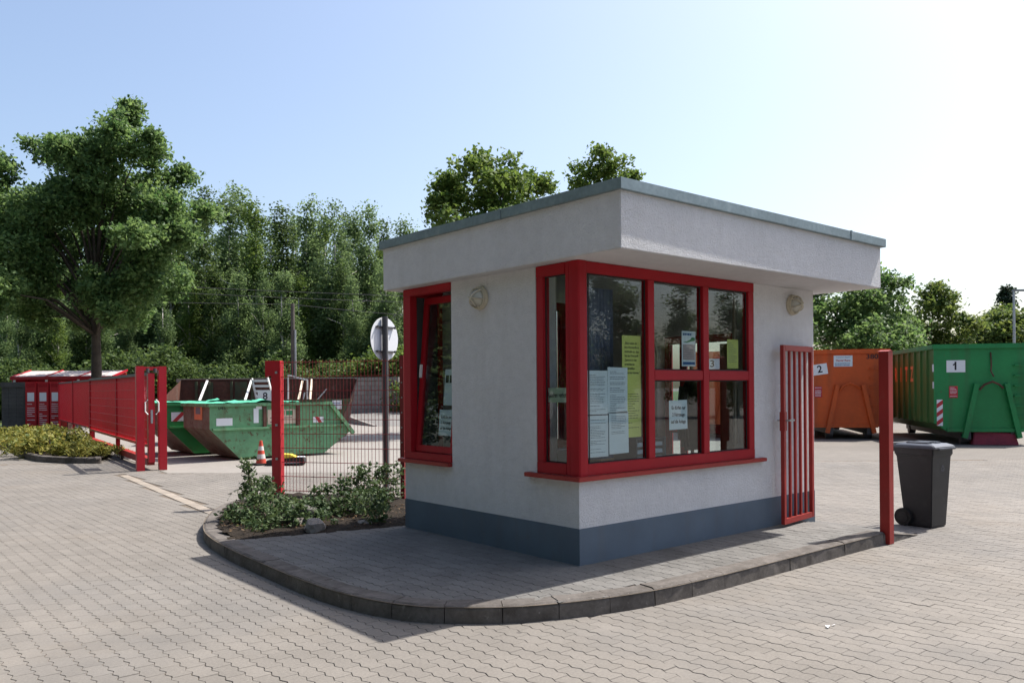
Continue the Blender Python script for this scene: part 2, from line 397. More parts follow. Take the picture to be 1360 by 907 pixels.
def inside(poly, X, Y):
    c = np.zeros(X.shape, bool); n = len(poly); j = n-1
    for i in range(n):
        xi, yi = poly[i]; xj, yj = poly[j]
        if yi != yj:
            c ^= ((yi > Y) != (yj > Y)) & (X < (xj-xi)*(Y-yi)/(yj-yi)+xi)
        j = i
    return c

def kerb_dist(X, Y):
    K = np.array([(p.x, p.y) for p in KP]); d = np.full(X.shape, 9.0)
    for a, b in zip(K[:-1], K[1:]):
        ab = b-a; t = np.clip(((X-a[0])*ab[0]+(Y-a[1])*ab[1])/(ab@ab), 0, 1)
        d = np.minimum(d, np.hypot(X-a[0]-t*ab[0], Y-a[1]-t*ab[1]))
    return d
# wavy interlocking paver, long axis along Y
PL, PW = .205, .1125
def paver_outline(gap=.003, nseg=8):
    pts = []
    y0, y1 = -PL/2+gap/2, PL/2-gap/2
    wave = lambda y: .0105*math.sin(2*math.pi*(y+PL/2)/(PL/2))
    ys = [y0+(y1-y0)*k/nseg for k in range(nseg+1)]
    pts += [(PW/2-gap/2+wave(y), y) for y in ys]
    pts += [(-PW/2+gap/2+wave(y), y) for y in reversed(ys)]
    return np.array(pts)
OUT = paver_outline(); INN = paver_outline(.003+.004)
NP = len(OUT)
pv = np.zeros((2*NP, 3)); pv[:NP, :2] = INN; pv[NP:, :2] = OUT; pv[NP:, 2] = -.0035
pf_top = tuple(range(NP)); pf_side = [(i, NP+i, NP+(i+1) % NP, (i+1) % NP) for i in range(NP)]
def paver_mesh(name, mat):
    me = bpy.data.meshes.new(name); me.from_pydata([tuple(v) for v in pv], [], [pf_top]+pf_side); me.materials.append(mat)
    return me
def joined_pavers(name, C, Z, mat, rng, parent, tilt):
    n = len(C)
    V = np.repeat(pv[None], n, 0).copy()
    a = rng.normal(0, .008, n)[:, None]; ca, sa = np.cos(a), np.sin(a)
    x = V[:, :, 0]*ca - V[:, :, 1]*sa; y = V[:, :, 0]*sa + V[:, :, 1]*ca
    tx = rng.normal(0, tilt, n)[:, None]; ty = rng.normal(0, tilt, n)[:, None]
    V[:, :, 2] += x*tx + y*ty + rng.normal(0, .0006, n)[:, None] + np.asarray(Z)[:, None]
    V[:, :, 0] = x + C[:, 0:1]; V[:, :, 1] = y + C[:, 1:2]
    me = bpy.data.meshes.new(name); nv = 2*NP
    me.vertices.add(n*nv); me.vertices.foreach_set('co', V.reshape(-1).astype(np.float32))
    loops1 = list(pf_top) + [i for f in pf_side for i in f]; L1 = np.array(loops1)
    sizes = np.array([NP]+[4]*NP); st1 = np.concatenate([[0], np.cumsum(sizes)[:-1]])
    me.loops.add(n*len(L1)); me.loops.foreach_set('vertex_index', (L1[None]+np.arange(n)[:, None]*nv).reshape(-1).astype(np.int32))
    me.polygons.add(n*(NP+1)); me.polygons.foreach_set('loop_start', (st1[None]+np.arange(n)[:, None]*len(L1)).reshape(-1).astype(np.int32))
    me.polygons.foreach_set('use_smooth', np.zeros(n*(NP+1), bool))
    me.materials.append(mat); me.update(calc_edges=True); me.validate()
    return stuff(link(name, me, parent))
def lay_pavers(C, Z, mat, parent, rng, tilt=.003, name='paver'):
    d = np.hypot(C[:, 0]-CAM.x, C[:, 1]-CAM.y); order = np.argsort(d)
    C = C[order]; Z = np.asarray(Z)[order]
    me = paver_mesh('paver', mat)
    for i in range(min(300, len(C))):
        o = link(name, me, parent, (C[i, 0], C[i, 1], Z[i]+rng.normal(0, .0006)))
        o.rotation_euler = (rng.normal(0, tilt), rng.normal(0, tilt), rng.normal(0, .008))
    if len(C) > 300: joined_pavers('paver_field', C[300:], Z[300:], mat, rng, parent, tilt)

rng = np.random.default_rng(5)
def lattice(x0, x1, y0, y1):
    ix = np.arange(math.floor(x0/PW), math.ceil(x1/PW)); iy = np.arange(math.floor(y0/PL), math.ceil(y1/PL))
    X, Y = np.meshgrid(ix*PW, iy*PL, indexing='ij'); Y = Y + (np.arange(len(ix)) % 2)[:, None]*PL/2*np.where(ix[0] % 2 == 0, 1, 1)
    return X.ravel(), Y.ravel()

# sand bed under the stones, then the stones themselves
bedpts = [pt(u, d) for u, d in ((-60, 3.6), (1420, 3.6), (1420, 17.5), (640, 17.5), (640, 16), (217, 16.0), (205, 18.3), (-60, 18.3))]
sand = sheet('sand_bed', [(p.x, p.y) for p in bedpts], -.008, M['sand'])
X, Y = lattice(-12, 16, -8, 16)
dx, dy = X-CAM.x, Y-CAM.y
D = dx*FW.x+dy*FW.y; U = 680+FOC*(dx*RT.x+dy*RT.y)/np.maximum(D, .1)
keep = (D > 3.8) & (U > -45) & (U < 1405)
keep &= np.where(U < 640, np.where(U < 212, D < 18.15, D < 15.9), D < 17.3)
isl = inside(island_poly, X, Y)
keep &= ~(isl & (kerb_dist(X, Y) > .075))
# light gutter row from the gate to the island
GA, GB = Vector((-.90, 5.55, 0)), Vector((-.36, 12.0, 0)); GD = (GB-GA).normalized(); GN = Vector((-GD.y, GD.x, 0))
s_ = (X-GA.x)*GD.x+(Y-GA.y)*GD.y; t_ = (X-GA.x)*GN.x+(Y-GA.y)*GN.y
keep &= ~((s_ > -.3) & (s_ < 6.6) & (np.abs(t_) < .12))
C = np.stack([X[keep], Y[keep]], 1)
pavement = struct(MB().poly([(-1.5,-3,-.0095),(-1.4,-3,-.0095),(-1.4,-2.9,-.0095)], [(0,1,2)]).build('pavement', M['sand']))
lay_pavers(C, np.zeros(len(C)), M['paver'], pavement, rng)
gme = MB().box(-.078, .078, -.1, .1, -.008, .002).mesh('gutter_stone', M['gutter'], bevel=.004)
nG = int((GB-GA).length/.205)
for k in range(nG):
    p = GA+GD*(k+.5)*.205
    o = link('gutter_stone', gme, pavement, p, math.atan2(GD.y, GD.x)-R(90)+rng.normal(0, .01))

# raised island: base sheet, pavers, soil bed, kerb stones
zisl = lambda x: np.clip(.12-(np.asarray(x)-3.35)*.145, .0, .12)
ib = MB(); poly = [tuple(p) for p in island_poly]
def zs(x): return float(zisl(x))-.008
cen = (1.2, 1.2)
n = len(poly)
xs_cut = []
ib.poly([(cen[0], cen[1], .112)]+[(p[0], p[1], zs(p[0])) for p in poly], [(0, i+1, (i+1) % n+1) for i in range(n)])
island = struct(ib.build('kerbed_island', M['sand']))
bed_line = lambda x: 3.12-.26*(x+1.75)
X, Y = lattice(-2, 4.95, -1, 6)
X = X+.03
ins = inside(island_poly, X, Y)
kio = (X > .05) & (X < 3.68) & (Y > .05) & (Y < 2.6)
bed = (Y > bed_line(X)+.10) & (X < 1.3)
keep = ins & (kerb_dist(X, Y) > .098) & ~kio & ~bed & ~((X > 3.0) & (Y > 3.4))
C = np.stack([X[keep], Y[keep]], 1)
lay_pavers(C, zisl(C[:, 0]), M['paver_dark'], island, rng, .005)

sb = MB(); nx, ny = 40, 30; g = {}
rs = random.Random(3)
for i in range(nx+1):
    for j in range(ny+1):
        x = -1.8+3.2*i/nx; y0 = bed_line(x) if x < .02 else max(bed_line(x), 2.64); y = y0+(6.3-y0)*(j/ny)**1.4
        if inside(island_poly, np.array([x]), np.array([y]))[0] and kerb_dist(np.array([x]), np.array([y]))[0] > .10:
            g[i, j] = len(sb.v); e_ = min(1, (y-y0)*6); sb.v.append((x, y, .113+e_*(.016+.03*rs.random())))
for (i, j) in g:
    q = [(i, j), (i+1, j), (i+1, j+1), (i, j+1)]
    if all(k in g for k in q): sb.f.append(tuple(g[k] for k in q))
soil = struct(sb.build('planting_bed', M['soil'], smooth=True))

# kerb stones along the outline
rk = random.Random(8)
kerb = struct(MB().box(3.0, 3.02, -.9, -.88, -.01, .05).build('kerb', M['kerb']))
acc = [0]
for a, b in zip(KP, KP[1:]): acc.append(acc[-1]+(b-a).length)
def at_s(s):
    s = max(0, min(s, acc[-1]))
    for i in range(len(KP)-1):
        if acc[i+1] >= s:
            t = (s-acc[i])/max(1e-6, acc[i+1]-acc[i]); p = KP[i].lerp(KP[i+1], t)
            d = (KP[min(i+2, len(KP)-1)]-KP[max(i-1, 0)]).normalized(); return p, Vector((-d.y, d.x, 0))
def kerb_stone(s0, s1, dz0=0, dz1=0, parent=kerb, at=at_s, h=.125, w=.165):
    m = MB(); nn = max(2, int((s1-s0)/.08)); prof_n = 6
    for k in range(nn+1):
        t = k/nn; p, nrm = at(s0+(s1-s0)*t); z = h+dz0+(dz1-dz0)*t
        prof = [(0, -.02), (.004, z-.03), (.012, z-.010), (.032, z), (w, z), (w, -.02)]
        for (o, zz) in prof: m.v.append(tuple(p+nrm*(o+rk.uniform(-.0035, .0035))+Vector((0, 0, zz+(rk.uniform(-.003, .002) if zz > 0 else 0)))))
    for k in range(nn):
        for q in range(prof_n-1):
            a = k*prof_n+q; m.f.append((a, a+1, a+prof_n+1, a+prof_n))
    m.f.append(tuple(range(prof_n))); m.f.append(tuple(range(nn*prof_n, (nn+1)*prof_n))[::-1])
    return m.build('kerb_stone', M['kerb'], parent)
s = 0.0; rk = random.Random(8)
sE = acc[-1]-.81
while s < sE-.05:
    p, _ = at_s(s)
    ln = .40 if p.y < .7 and p.x < .3 else (.95 if p.x >= .3 else .5)
    e = min(s+ln, sE)
    if sE-e < .25: e = sE
    dz = rk.uniform(-.003, .003); kerb_stone(s, e-.006, dz, dz); s = e
kerb_stone(sE, sE+.264, 0, -.04); kerb_stone(sE+.27, sE+.534, -.04, -.08); kerb_stone(sE+.54, sE+.80, -.08, -.119)

# yard beyond the gate, ramp, grass
yd = [pt(u, d) for u, d in ((222, 15.95), (362, 15.95), (700, 13.8), (1000, 15), (1100, 60), (480, 60), (100, 60), (120, 24))]
sheet('yard_slab', [(p.x, p.y) for p in yd], -.004, M['concrete'])
gp = [pt(u, d) for u, d in ((-700, 34), (-60, 27), (0, 24.5), (75, 33), (60, 44), (700, 72), (1500, 62), (3500, 75), (3500, 300), (-2500, 300))]
sheet('lawn', [(p.x, p.y) for p in gp], -.003, M['grass'])

# ------------------------------------------------------------------ kiosk
ZI = .12; LX, LY = 3.73, 2.634; ZF, ZT, ZC = 2.664, 3.121, 3.199; TH = .24
kiosk = thing('kiosk', 'white stucco gatehouse kiosk with red corner windows and flat overhanging roof', 'kiosk')
WB = .845
w = MB()
w.box(0, LX, 0, TH, .427, WB); w.box(2.56, LX, 0, TH, WB, ZF-.002)                      # front
w.box(0, TH, TH, LY-TH, .427, WB); w.box(0, TH, .52, 1.777, WB, ZF-.002)                 # side with window
w.box(0, LX, LY-TH, LY, .427, WB); w.box(2.35, LX, LY-TH, LY, WB, ZF-.002); w.box(.46, 1.20, LY-TH, LY, WB, ZF-.002)               # back
w.box(LX-TH, LX, TH, .90, .427, ZF-.002); w.box(LX-TH, LX, 2.05, LY-TH, .427, ZF-.002); w.box(LX-TH, LX, .90, 2.05, 2.25, ZF-.002)
w.build('wall', M['stucco'], kiosk)
pl = MB(); e = .003
pl.box(-e, LX+e, -e, TH, ZI-.06, .427); pl.box(-e, TH, TH, LY-TH, ZI-.06, .427); pl.box(-e, LX+e, LY-TH, LY+e, ZI-.06, .427)
pl.box(LX-TH, LX+e, TH, .90, ZI-.06, .427); pl.box(LX-TH, LX+e, 2.05, LY-TH, ZI-.06, .427)
pl.build('plinth', M['plinth'], kiosk)
rf = MB(); rf.box(-.131, 4.087, -.601, 2.84, ZF, ZT)
roof = rf.build('roof', M['stucco'], kiosk, bevel=.006)
cp = MB()
c0 = [(-.131-.030, -.601-.031), (4.087+.038, -.601-.046), (4.087+.038, 2.84+.035), (-.131-.030, 2.84+.035)]
ci = [(-.131, -.601), (4.087, -.601), (4.087, 2.84), (-.131, 2.84)]
z0, z1 = ZT-.012, ZC
P = [(x, y, z0) for x, y in c0]+[(x, y, z1) for x, y in c0]+[(x, y, z0) for x, y in ci]
cp.poly(P, [(0,1,5,4),(1,2,6,5),(2,3,7,6),(3,0,4,7),(4,5,6,7),(0,8,9,1),(1,9,10,2),(2,10,11,3),(3,11,8,0)])
cap = cp.build('roof_cap', M['zinc'], kiosk, bevel=.004)
for xx in (3.36,): MB().box(xx-.012, xx+.012, -.601-.050, -.601-.03, z0-.004, z1+.004).build('cap_seam', M['zinc'], cap)
MB().box(-.168, -.14, .8, .824, z0-.003, z1+.004).build('cap_seam', M['zinc'], cap)
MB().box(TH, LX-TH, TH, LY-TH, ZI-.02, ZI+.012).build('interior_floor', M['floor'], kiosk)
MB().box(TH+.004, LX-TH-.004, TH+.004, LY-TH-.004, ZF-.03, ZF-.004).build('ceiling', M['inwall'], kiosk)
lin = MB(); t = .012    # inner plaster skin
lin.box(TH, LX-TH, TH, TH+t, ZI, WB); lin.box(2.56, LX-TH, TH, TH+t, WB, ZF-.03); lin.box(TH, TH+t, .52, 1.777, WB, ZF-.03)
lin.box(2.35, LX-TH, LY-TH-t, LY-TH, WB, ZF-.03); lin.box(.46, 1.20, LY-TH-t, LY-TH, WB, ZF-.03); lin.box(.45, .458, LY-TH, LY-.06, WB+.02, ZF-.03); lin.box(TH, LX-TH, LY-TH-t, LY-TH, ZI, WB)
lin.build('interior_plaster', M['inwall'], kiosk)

def frame_set(name, bars, panes, mat=M['red'], sill=None):
    """bars: list of boxes (frame first = whole outline), panes: list of boxes"""
    fo = None
    for k, group in enumerate(bars):
        m = MB()
        for b in group: m.box(*b)
        if k == 0: fo = m.build(name, mat, kiosk, bevel=.005)
        else: m.build('mullion', mat, fo, bevel=.005)
    for b in panes:
        MB().box(*b).build('pane', M['glass'], fo)
        x0, x1, y0, y1, z0, z1 = b; g_ = .011; m = MB()
        if y1-y0 < .01: ya, yb = y0-.007, y0-.0005; m.box(x0, x1, ya, yb, z0, z0+g_).box(x0, x1, ya, yb, z1-g_, z1).box(x0, x0+g_, ya, yb, z0+g_, z1-g_).box(x1-g_, x1, ya, yb, z0+g_, z1-g_)
        else: xa, xb = x0-.007, x0-.0005; m.box(xa, xb, y0, y1, z0, z0+g_).box(xa, xb, y0, y1, z1-g_, z1).box(xa, xb, y0, y0+g_, z0+g_, z1-g_).box(xa, xb, y1-g_, y1, z0+g_, z1-g_)
        stuff(m.build('gasket', M['rubber'], fo))
    return fo
zb, zt = WB+.015, ZF-.003
FD0, FD1 = -.004, .075      # frame depth from wall face
# front part of the corner window
frame_set('corner_window', [
    [(.10, 2.56, FD0, FD1, zb, .958), (.10, 2.56, FD0, FD1, 2.565, zt), (2.46, 2.556, FD0+.002, FD1, .958, 2.565)],
    [(.881, .973, FD0-.004, FD1-.004, .958, 2.565)], [(1.692, 1.786, FD0-.004, FD1-.004, .958, 2.565)],
    [(.973, 1.692, FD0, FD1-.006, 1.662, 1.756)], [(1.786, 2.46, FD0, FD1-.006, 1.662, 1.756)]],
    [(.146, .881, .03, .036, .958, 2.565), (.973, 1.692, .03, .036, .958, 1.662), (.973, 1.692, .03, .036, 1.756, 2.565),
     (1.786, 2.46, .03, .036, .958, 1.662), (1.786, 2.46, .03, .036, 1.756, 2.565)])
# corner post and side part
sw = frame_set('corner_window', [
    [(FD0, FD1, .146, .516, zb, .958), (FD0, FD1, .146, .516, 2.565, zt), (FD0+.002, FD1, .422, .514, .958, 2.565), (FD0, FD1, .098, .146, zb, zt)]],
    [(.03, .036, .146, .422, .958, 2.565)])
cpst = MB().prism([(-.006, .06), (.0, -.002), (.012, -.012), (.06, -.012), (.10, -.008), (.10, .098), (-.006, .098)], 'z', zb, zt)
cpst.build('corner_post', M['red'], kiosk)
# back-left corner window with the tilted sash
fw_ = frame_set('side_window', [
    [(FD0-.006, FD1, 1.777, LY+.004, zb, .935), (FD0-.006, FD1, 1.777, LY+.004, 2.585, zt), (FD0-.006, FD1, 2.50, LY+.004, .935, 2.585), (FD0+.03, FD1, 1.777, 1.81, .935, 2.585)]], [])
sash = MB()
sash.box(-.02, .02, 1.80, 2.49, 0, .07); sash.box(-.02, .02, 1.80, 2.49, 1.56, 1.63); sash.box(-.02, .02, 1.80, 1.87, .07, 1.56); sash.box(-.02, .02, 2.42, 2.49, .07, 1.56)
so = sash.build('tilted_sash', M['red'], fw_, bevel=.004)
so.location = (.055, 0, .94); so.rotation_euler = (0, R(4.5), 0)
# glass follows the sash (baked into the same tilt)
pm = MB().box(-.004, .004, 1.87, 2.42, .07, 1.56).mesh('pane', M['glass']); pm.transform(Matrix.Translation((.055, 0, .94)) @ Matrix.Rotation(R(4.5), 4, 'Y'))
link('pane', pm, fw_)
hm = MB().box(-.05, -.02, 2.44, 2.46, .78, .92).mesh('window_handle', M['whitepaint'], bevel=.004); hm.transform(Matrix.Translation((.055, 0, .94)) @ Matrix.Rotation(R(4.5), 4, 'Y'))
link('window_handle', hm, fw_)
# back window
frame_set('rear_window', [
    [(1.20, 2.35, LY-FD1, LY+.002, zb, .958), (1.20, 2.35, LY-FD1, LY+.002, 2.565, zt), (2.26, 2.348, LY-FD1, LY, .958, 2.565), (1.202, 1.29, LY-FD1, LY, .958, 2.565)],
    [(1.73, 1.82, LY-FD1+.004, LY+.004, .958, 2.565)]],
    [(1.29, 1.73, LY-.04, LY-.034, .958, 2.565), (1.82, 2.26, LY-.04, LY-.034, .958, 2.565)])
MB().box(.08, .40, LY-.05, LY-.03, .935, 2.585).build('blackout_panel', M['darksteel'], fw_)  # added dark sheet blocking the bright yard view through the corner glazing
MB().box(.08, .46, LY-FD1, LY+.002, zb, .935).box(.08, .46, LY-FD1, LY+.002, 2.585, zt).box(.40, .458, LY-FD1, LY, .935, 2.585).build('corner_frame', M['red'], fw_)
# door in the right end wall
dr = frame_set('glazed_door', [
    [(LX-.10, LX-.03, .905, .99, ZI+.01, 2.245), (LX-.10, LX-.03, 1.96, 2.045, ZI+.01, 2.245), (LX-.10, LX-.03, .99, 1.96, 2.16, 2.245), (LX-.10, LX-.03, .99, 1.96, ZI+.01, .30)],
    [(LX-.10, LX-.03, 1.72, 1.80, .30, 2.16)], [(LX-.095, LX-.035, .99, 1.72, 1.02, 1.12)], [(LX-.095, LX-.035, 1.80, 1.96, 1.02, 1.12)]],
    [(LX-.07, LX-.064, .99, 1.72, .30, 1.02), (LX-.07, LX-.064, 1.80, 1.96, .30, 1.02), (LX-.07, LX-.064, .99, 1.72, 1.12, 2.16), (LX-.07, LX-.064, 1.80, 1.96, 1.12, 2.16)], M['signal'])
# sills
m = MB(); m.prism([(-.055, -.055), (2.70, -.055), (2.70, .0), (-.0, .0), (.0, .634), (-.055, .634)], 'z', .822, WB+.014)
m.build('window_sill', M['redfade'], kiosk, bevel=.004)
m = MB(); m.prism([(-.055, 1.777), (0, 1.777), (0, LY), (2.4, LY), (2.4, LY+.055), (-.055, LY+.065)], 'z', .822, WB+.014)
m.build('window_sill', M['redfade'], kiosk, bevel=.004)
# caged bulkhead lamps
def lamp(M4):
    m = MB().lathe([(.105, 0), (.112, .012), (.108, .035), (.085, .045)], 28)
    me = m.mesh('wall_lamp', M['lamp'], smooth=False); me.transform(M4); b = link('wall_lamp', me, kiosk)
    me = MB().lathe([(.086, .02), (.084, .05), (.07, .085), (.04, .105), (.005, .112)], 28).mesh('lamp_glass', M['lampglass'], smooth=True); me.transform(M4); link('lamp_glass', me, b)
    c = MB()
    for a in (R(20), R(80), R(140)):
        c.tube([(math.cos(a)*.098*math.cos(t_), math.sin(a)*.098*math.cos(t_), .03+.10*abs(math.sin(t_))) for t_ in [math.pi*k/14 for k in range(15)]], .0065, 6)
    c.tube([(.098*math.cos(t_), .098*math.sin(t_), .045) for t_ in [2*math.pi*k/28 for k in range(29)]], .008, 6)
    me = c.mesh('lamp_cage', M['lamp'], smooth=True); me.transform(M4); link('lamp_cage', me, b)
lamp(Matrix.Translation((0, 1.29, 2.455)) @ Matrix.Rotation(R(-90), 4, 'Y'))
lamp(Matrix.Translation((3.28, 0, 2.48)) @ Matrix.Rotation(R(90), 4, 'X'))

# notices behind the panes
def notice(name, label, x0, x1, z0, z1, y, mat, lines=(), tilt=0.0, group=None):
    o = MB().box(x0, x1, y, y+.0015, z0, z1).build(name, mat); tag(o, label, 'notice', group)
    if tilt:
        c = Vector(((x0+x1)/2, y, (z0+z1)/2)); T = Matrix.Translation(c) @ Matrix.Rotation(tilt, 4, 'Y') @ Matrix.Translation(-c); o.data.transform(T)
    return o
def textlines(o, x0, x1, z0, z1, y, n, seed, mat=M['inkgrey'], h=.3):
    r = random.Random(seed); m = MB(); dz = (z1-z0)/n
    for k in range(n):
        if r.random() < .12: continue
        z = z1-dz*(k+.5); a = x0; b = x1-(x1-x0)*r.choice([0, 0, .05, .1, .35, .6])
        while a < b:
            wl_ = min(b-a, r.uniform(.010, .035)); m.box(a, a+wl_, y-.0008, y-.0003, z-dz*h/2, z+dz*h/2); a += wl_+.006
    return stuff(m.build('printed_lines', mat, o))
YN = .045
for i, (x0, x1, z0, z1, lab, tl) in enumerate([
        (.155, .40, 1.37, 1.745, 'white typed sheet, upper left of four taped inside the corner pane', 0),
        (.40, .655, 1.375, 1.775, 'white typed sheet, upper right of four taped inside the corner pane', .01),
        (.155, .405, 1.005, 1.36, 'white typed sheet, lower left of four taped inside the corner pane', 0),
        (.415, .665, 1.02, 1.385, 'white typed sheet, lower right of four taped inside the corner pane', -.012)]):
    o = notice('notice_sheet', lab, x0, x1, z0, z1, YN-.002*(i % 2), M['white'], tilt=tl, group='four white sheets in the corner pane')
    textlines(o, x0+.03, x1-.03, z0+(.02 if i != 3 else .17), z1-.03, YN-.002*(i % 2), 22 if i != 3 else 11, 20+i)
o = notice('notice_sheet', 'tall yellow-green paper notice inside the corner pane', .60, .848, 1.155, 2.06, YN+.008, M['yellow'])
lettering('\u201eBitte halten Sie\nIhre Wertstoffe so\nreichhaltig an, dass\nSie das Wertstoff-\nZentrum in den\nangegebenen\nAbfallgef\u00e4\u00dfen\nentsorgen k\u00f6nnen.\u201c', .030, M['ink'], o, face_y(.632, YN+.0075, 1.86), align='LEFT', spacing=1.25, sx=.85, bold=.0006)
textlines(o, .675, .82, 1.23, 1.55, YN+.008, 15, 77, M['ink'], .25)
o = notice('calendar_poster', 'narrow white poster with green swoosh and pink date grid in the middle pane', 1.43, 1.64, 1.795, 2.13, YN, M['white'])
MB().box(1.445, 1.625, YN-.0009, YN-.0003, 1.855, 2.005).build('date_grid', M['pinkgrid'], o)
MB().box(1.445, 1.628, YN-.0009, YN-.0003, 1.81, 1.838).build('blue_band', M['inkblue'], o)
sw_ = MB(); sw_.poly([(1.44, YN-.0007, 2.03), (1.50, YN-.0007, 2.018), (1.56, YN-.0007, 2.03), (1.63, YN-.0007, 2.04), (1.63, YN-.0007, 2.07), (1.585, YN-.0007, 2.075), (1.555, YN-.0007, 2.05), (1.50, YN-.0007, 2.032)], [tuple(range(8))]).build('green_swoosh', M['inkgreen'], o)
textlines(o, 1.445, 1.60, 1.86, 2.0, YN-.001, 7, 5, M['inkgrey'], .25)
textlines(o, 1.45, 1.58, 2.085, 2.115, YN, 1, 6, M['inkblue'], .7)
o = notice('notice_sheet', 'white notice about two vehicles taped in the lower middle pane', 1.235, 1.505, 1.20, 1.475, YN, M['white'], tilt=-.015)
lettering('Es d\u00fcrfen nur\n2 Fahrzeuge\nauf die Anlage', .045, M['ink'], o, face_y(1.372, YN-.001, 1.338, -.01), spacing=1.45, bold=.0012, sx=.85)
o = notice('notice_sheet', 'yellow-green slip inside the upper right pane', 2.17, 2.36, 1.78, 2.075, YN+.01, M['yellow'])
textlines(o, 2.19, 2.33, 1.82, 2.05, YN+.01, 12, 33, M['inkgrey'], .25)
o = MB().box(YN, YN+.0015, .160, .415, 1.475, 1.60).build('no_smoking_sign', M['greenpaper']); tag(o, 'pale sign with dark lettering inside the narrow side pane', 'sign')
lettering('Rauchen verboten', .058, M['ink'], o, face_x(YN-.001, .287, 1.537), sx=.62, bold=.0015)
for (z0, z1, y0, y1, lab, tx) in [(1.43, 1.80, 1.90, 2.07, 'white sheet with two black pictures, upper of two in the tilted window', None), (1.12, 1.385, 1.89, 2.13, 'white notice sheet, lower of two in the tilted window', 'Es d\u00fcrfen nur\n2 Fahrzeuge\nauf die Anlage')]:
    xo = .055+math.sin(R(4.5))*((z0+z1)/2-.94)+.012
    o = MB().box(0, .0015, y0, y1, (z0-z1)/2, (z1-z0)/2).build('notice_sheet', M['white']); tag(o, lab, 'notice', 'sheets in the tilted window')
    o.location = (xo, 0, (z0+z1)/2); o.rotation_euler = (0, R(4.5), 0)
    if tx: lettering(tx, .040, M['ink'], o, face_x(-.001, (y0+y1)/2, 0), spacing=1.45, bold=.001, sx=.85)
    else:
        hh = (z1-z0)/2
        for a in (0, .068): MB().box(-.001, -.0004, y0+.03+a, y0+.085+a, hh-.14, hh-.06).build('black_picture', M['ink'], o)

# things inside the kiosk
o = thing('desk', 'brown desk below the front window inside the kiosk', 'desk', (0, 0, ZI+.012))
MB().box(.30, 2.40, .26, .90, .70, .735).build('desk_top', M['wood'], o, bevel=.003)
for xx in (.34, 1.35, 2.33): MB().box(xx, xx+.04, .28, .88, 0, .70).build('desk_panel', M['wood'], o)
o = thing('document_tray', 'grey document tray with papers on the desk behind the middle pane', 'tray', (1.45, .60, ZI+.012+.735))
MB().box(-.22, .22, -.16, .16, 0, .012).build('tray_base', M['grey'], o)
for k in range(3):
    MB().box(-.21, .21, -.15, .15, .07*k+.075, .07*k+.083).build('tray_shelf', M['grey'], o)
    MB().box(-.19, .19, -.14, .13, .07*k+.013, .07*k+.05).build('paper_stack', M['white'], o)
for xx in (-.22, .21): MB().box(xx, xx+.01, -.16, .16, .012, .24).build('tray_side', M['grey'], o)
o = thing('cardboard_box', 'open cardboard box on the desk beside the yellow notice', 'box', (.88, .62, ZI+.012+.735), R(12))
MB().box(-.13, .13, -.10, .10, 0, .20).build('box_body', M['card'], o)
MB().poly([(-.13, -.10, .20), (.13, -.10, .20), (.15, -.18, .27), (-.11, -.18, .27)], [(0, 1, 2, 3)]).build('box_flap', M['card'], o)
o = thing('office_chair', 'black office chair behind the desk in the right half of the kiosk', 'chair', (2.25, 1.15, ZI+.012), R(15))
MB().box(-.24, .24, -.24, .24, .42, .50).build('seat', M['black'], o, bevel=.03)
MB().box(-.22, .22, .22, .28, .58, 1.20).build('backrest', M['black'], o, bevel=.03)
MB().tube([(0, 0, .06), (0, 0, .42)], .03).bar((0, .2, .45), (0, .25, .62), .05, .02).build('stem', M['darksteel'], o)
for k in range(5):
    a = 2*math.pi*k/5; MB().bar((0, 0, .08), (.28*math.cos(a), .28*math.sin(a), .03), .04, .04).build('foot', M['black'], o)
o = thing('shelf_unit', 'wooden shelf with beige side inside the kiosk right of the window', 'shelf', (2.98, .30, ZI+.012))
MB().box(0, .03, 0, .42, 0, 1.95).build('side_panel', M['wood'], o); MB().box(.45, .48, 0, .42, 0, 1.95).build('side_panel', M['wood'], o)
for k in range(5): MB().box(.03, .45, 0, .42, .05+.45*k, .075+.45*k).build('shelf_board', M['wood'], o)
MB().box(.03, .45, .40, .42, 0, 1.95).build('back_board', M['beige'], o)
def curtain(label, x0, y0, x1, y1, mat, z0=.95, z1=2.5, n=26, amp=.02):
    m = MB(); a = Vector((x0, y0, 0)); b = Vector((x1, y1, 0)); d = (b-a).normalized(); nr = Vector((-d.y, d.x, 0))
    for side in (0, .003):
        for k in range(n+1):
            p = a.lerp(b, k/n)+nr*(amp*math.sin(k*1.9)+side)
            m.v += [(p.x, p.y, z0), (p.x, p.y, z1)]
    for s_0 in (0, 2*(n+1)):
        for k in range(n): q = s_0+2*k; m.f.append((q, q+2, q+3, q+1))
    return tag(m.build('curtain', mat, smooth=True), label, 'curtain')
curtain('dark blue-grey curtain hanging behind the corner pane', .42, .34, .78, .34, M['curtain'])
curtain('beige curtain gathered at the right edge of the front window', 2.42, .14, 2.55, .22, M['beige'], 1.0, 2.5, 10)
o = thing('wall_coat', 'dark coat hanging in the kiosk behind the right lower pane', 'coat', (2.9, 1.05, ZI))
MB().prism([(-.16, .75), (.16, .75), (.2, 1.1), (.14, 1.5), (.05, 1.58), (-.05, 1.58), (-.14, 1.5), (-.2, 1.1)], 'y', -.06, .06).build('coat_body', M['black'], o, bevel=.04)
MB().tube([(0, 0, 0), (0, 0, 1.72)], .02).build('coat_stand', M['wood'], o)
for s_ in (-1, 1): MB().tube([(.14*s_, 0, 1.48), (.20*s_, 0, 1.15), (.19*s_, 0, .88)], [.06, .055, .045]).build('sleeve', M['black'], o)

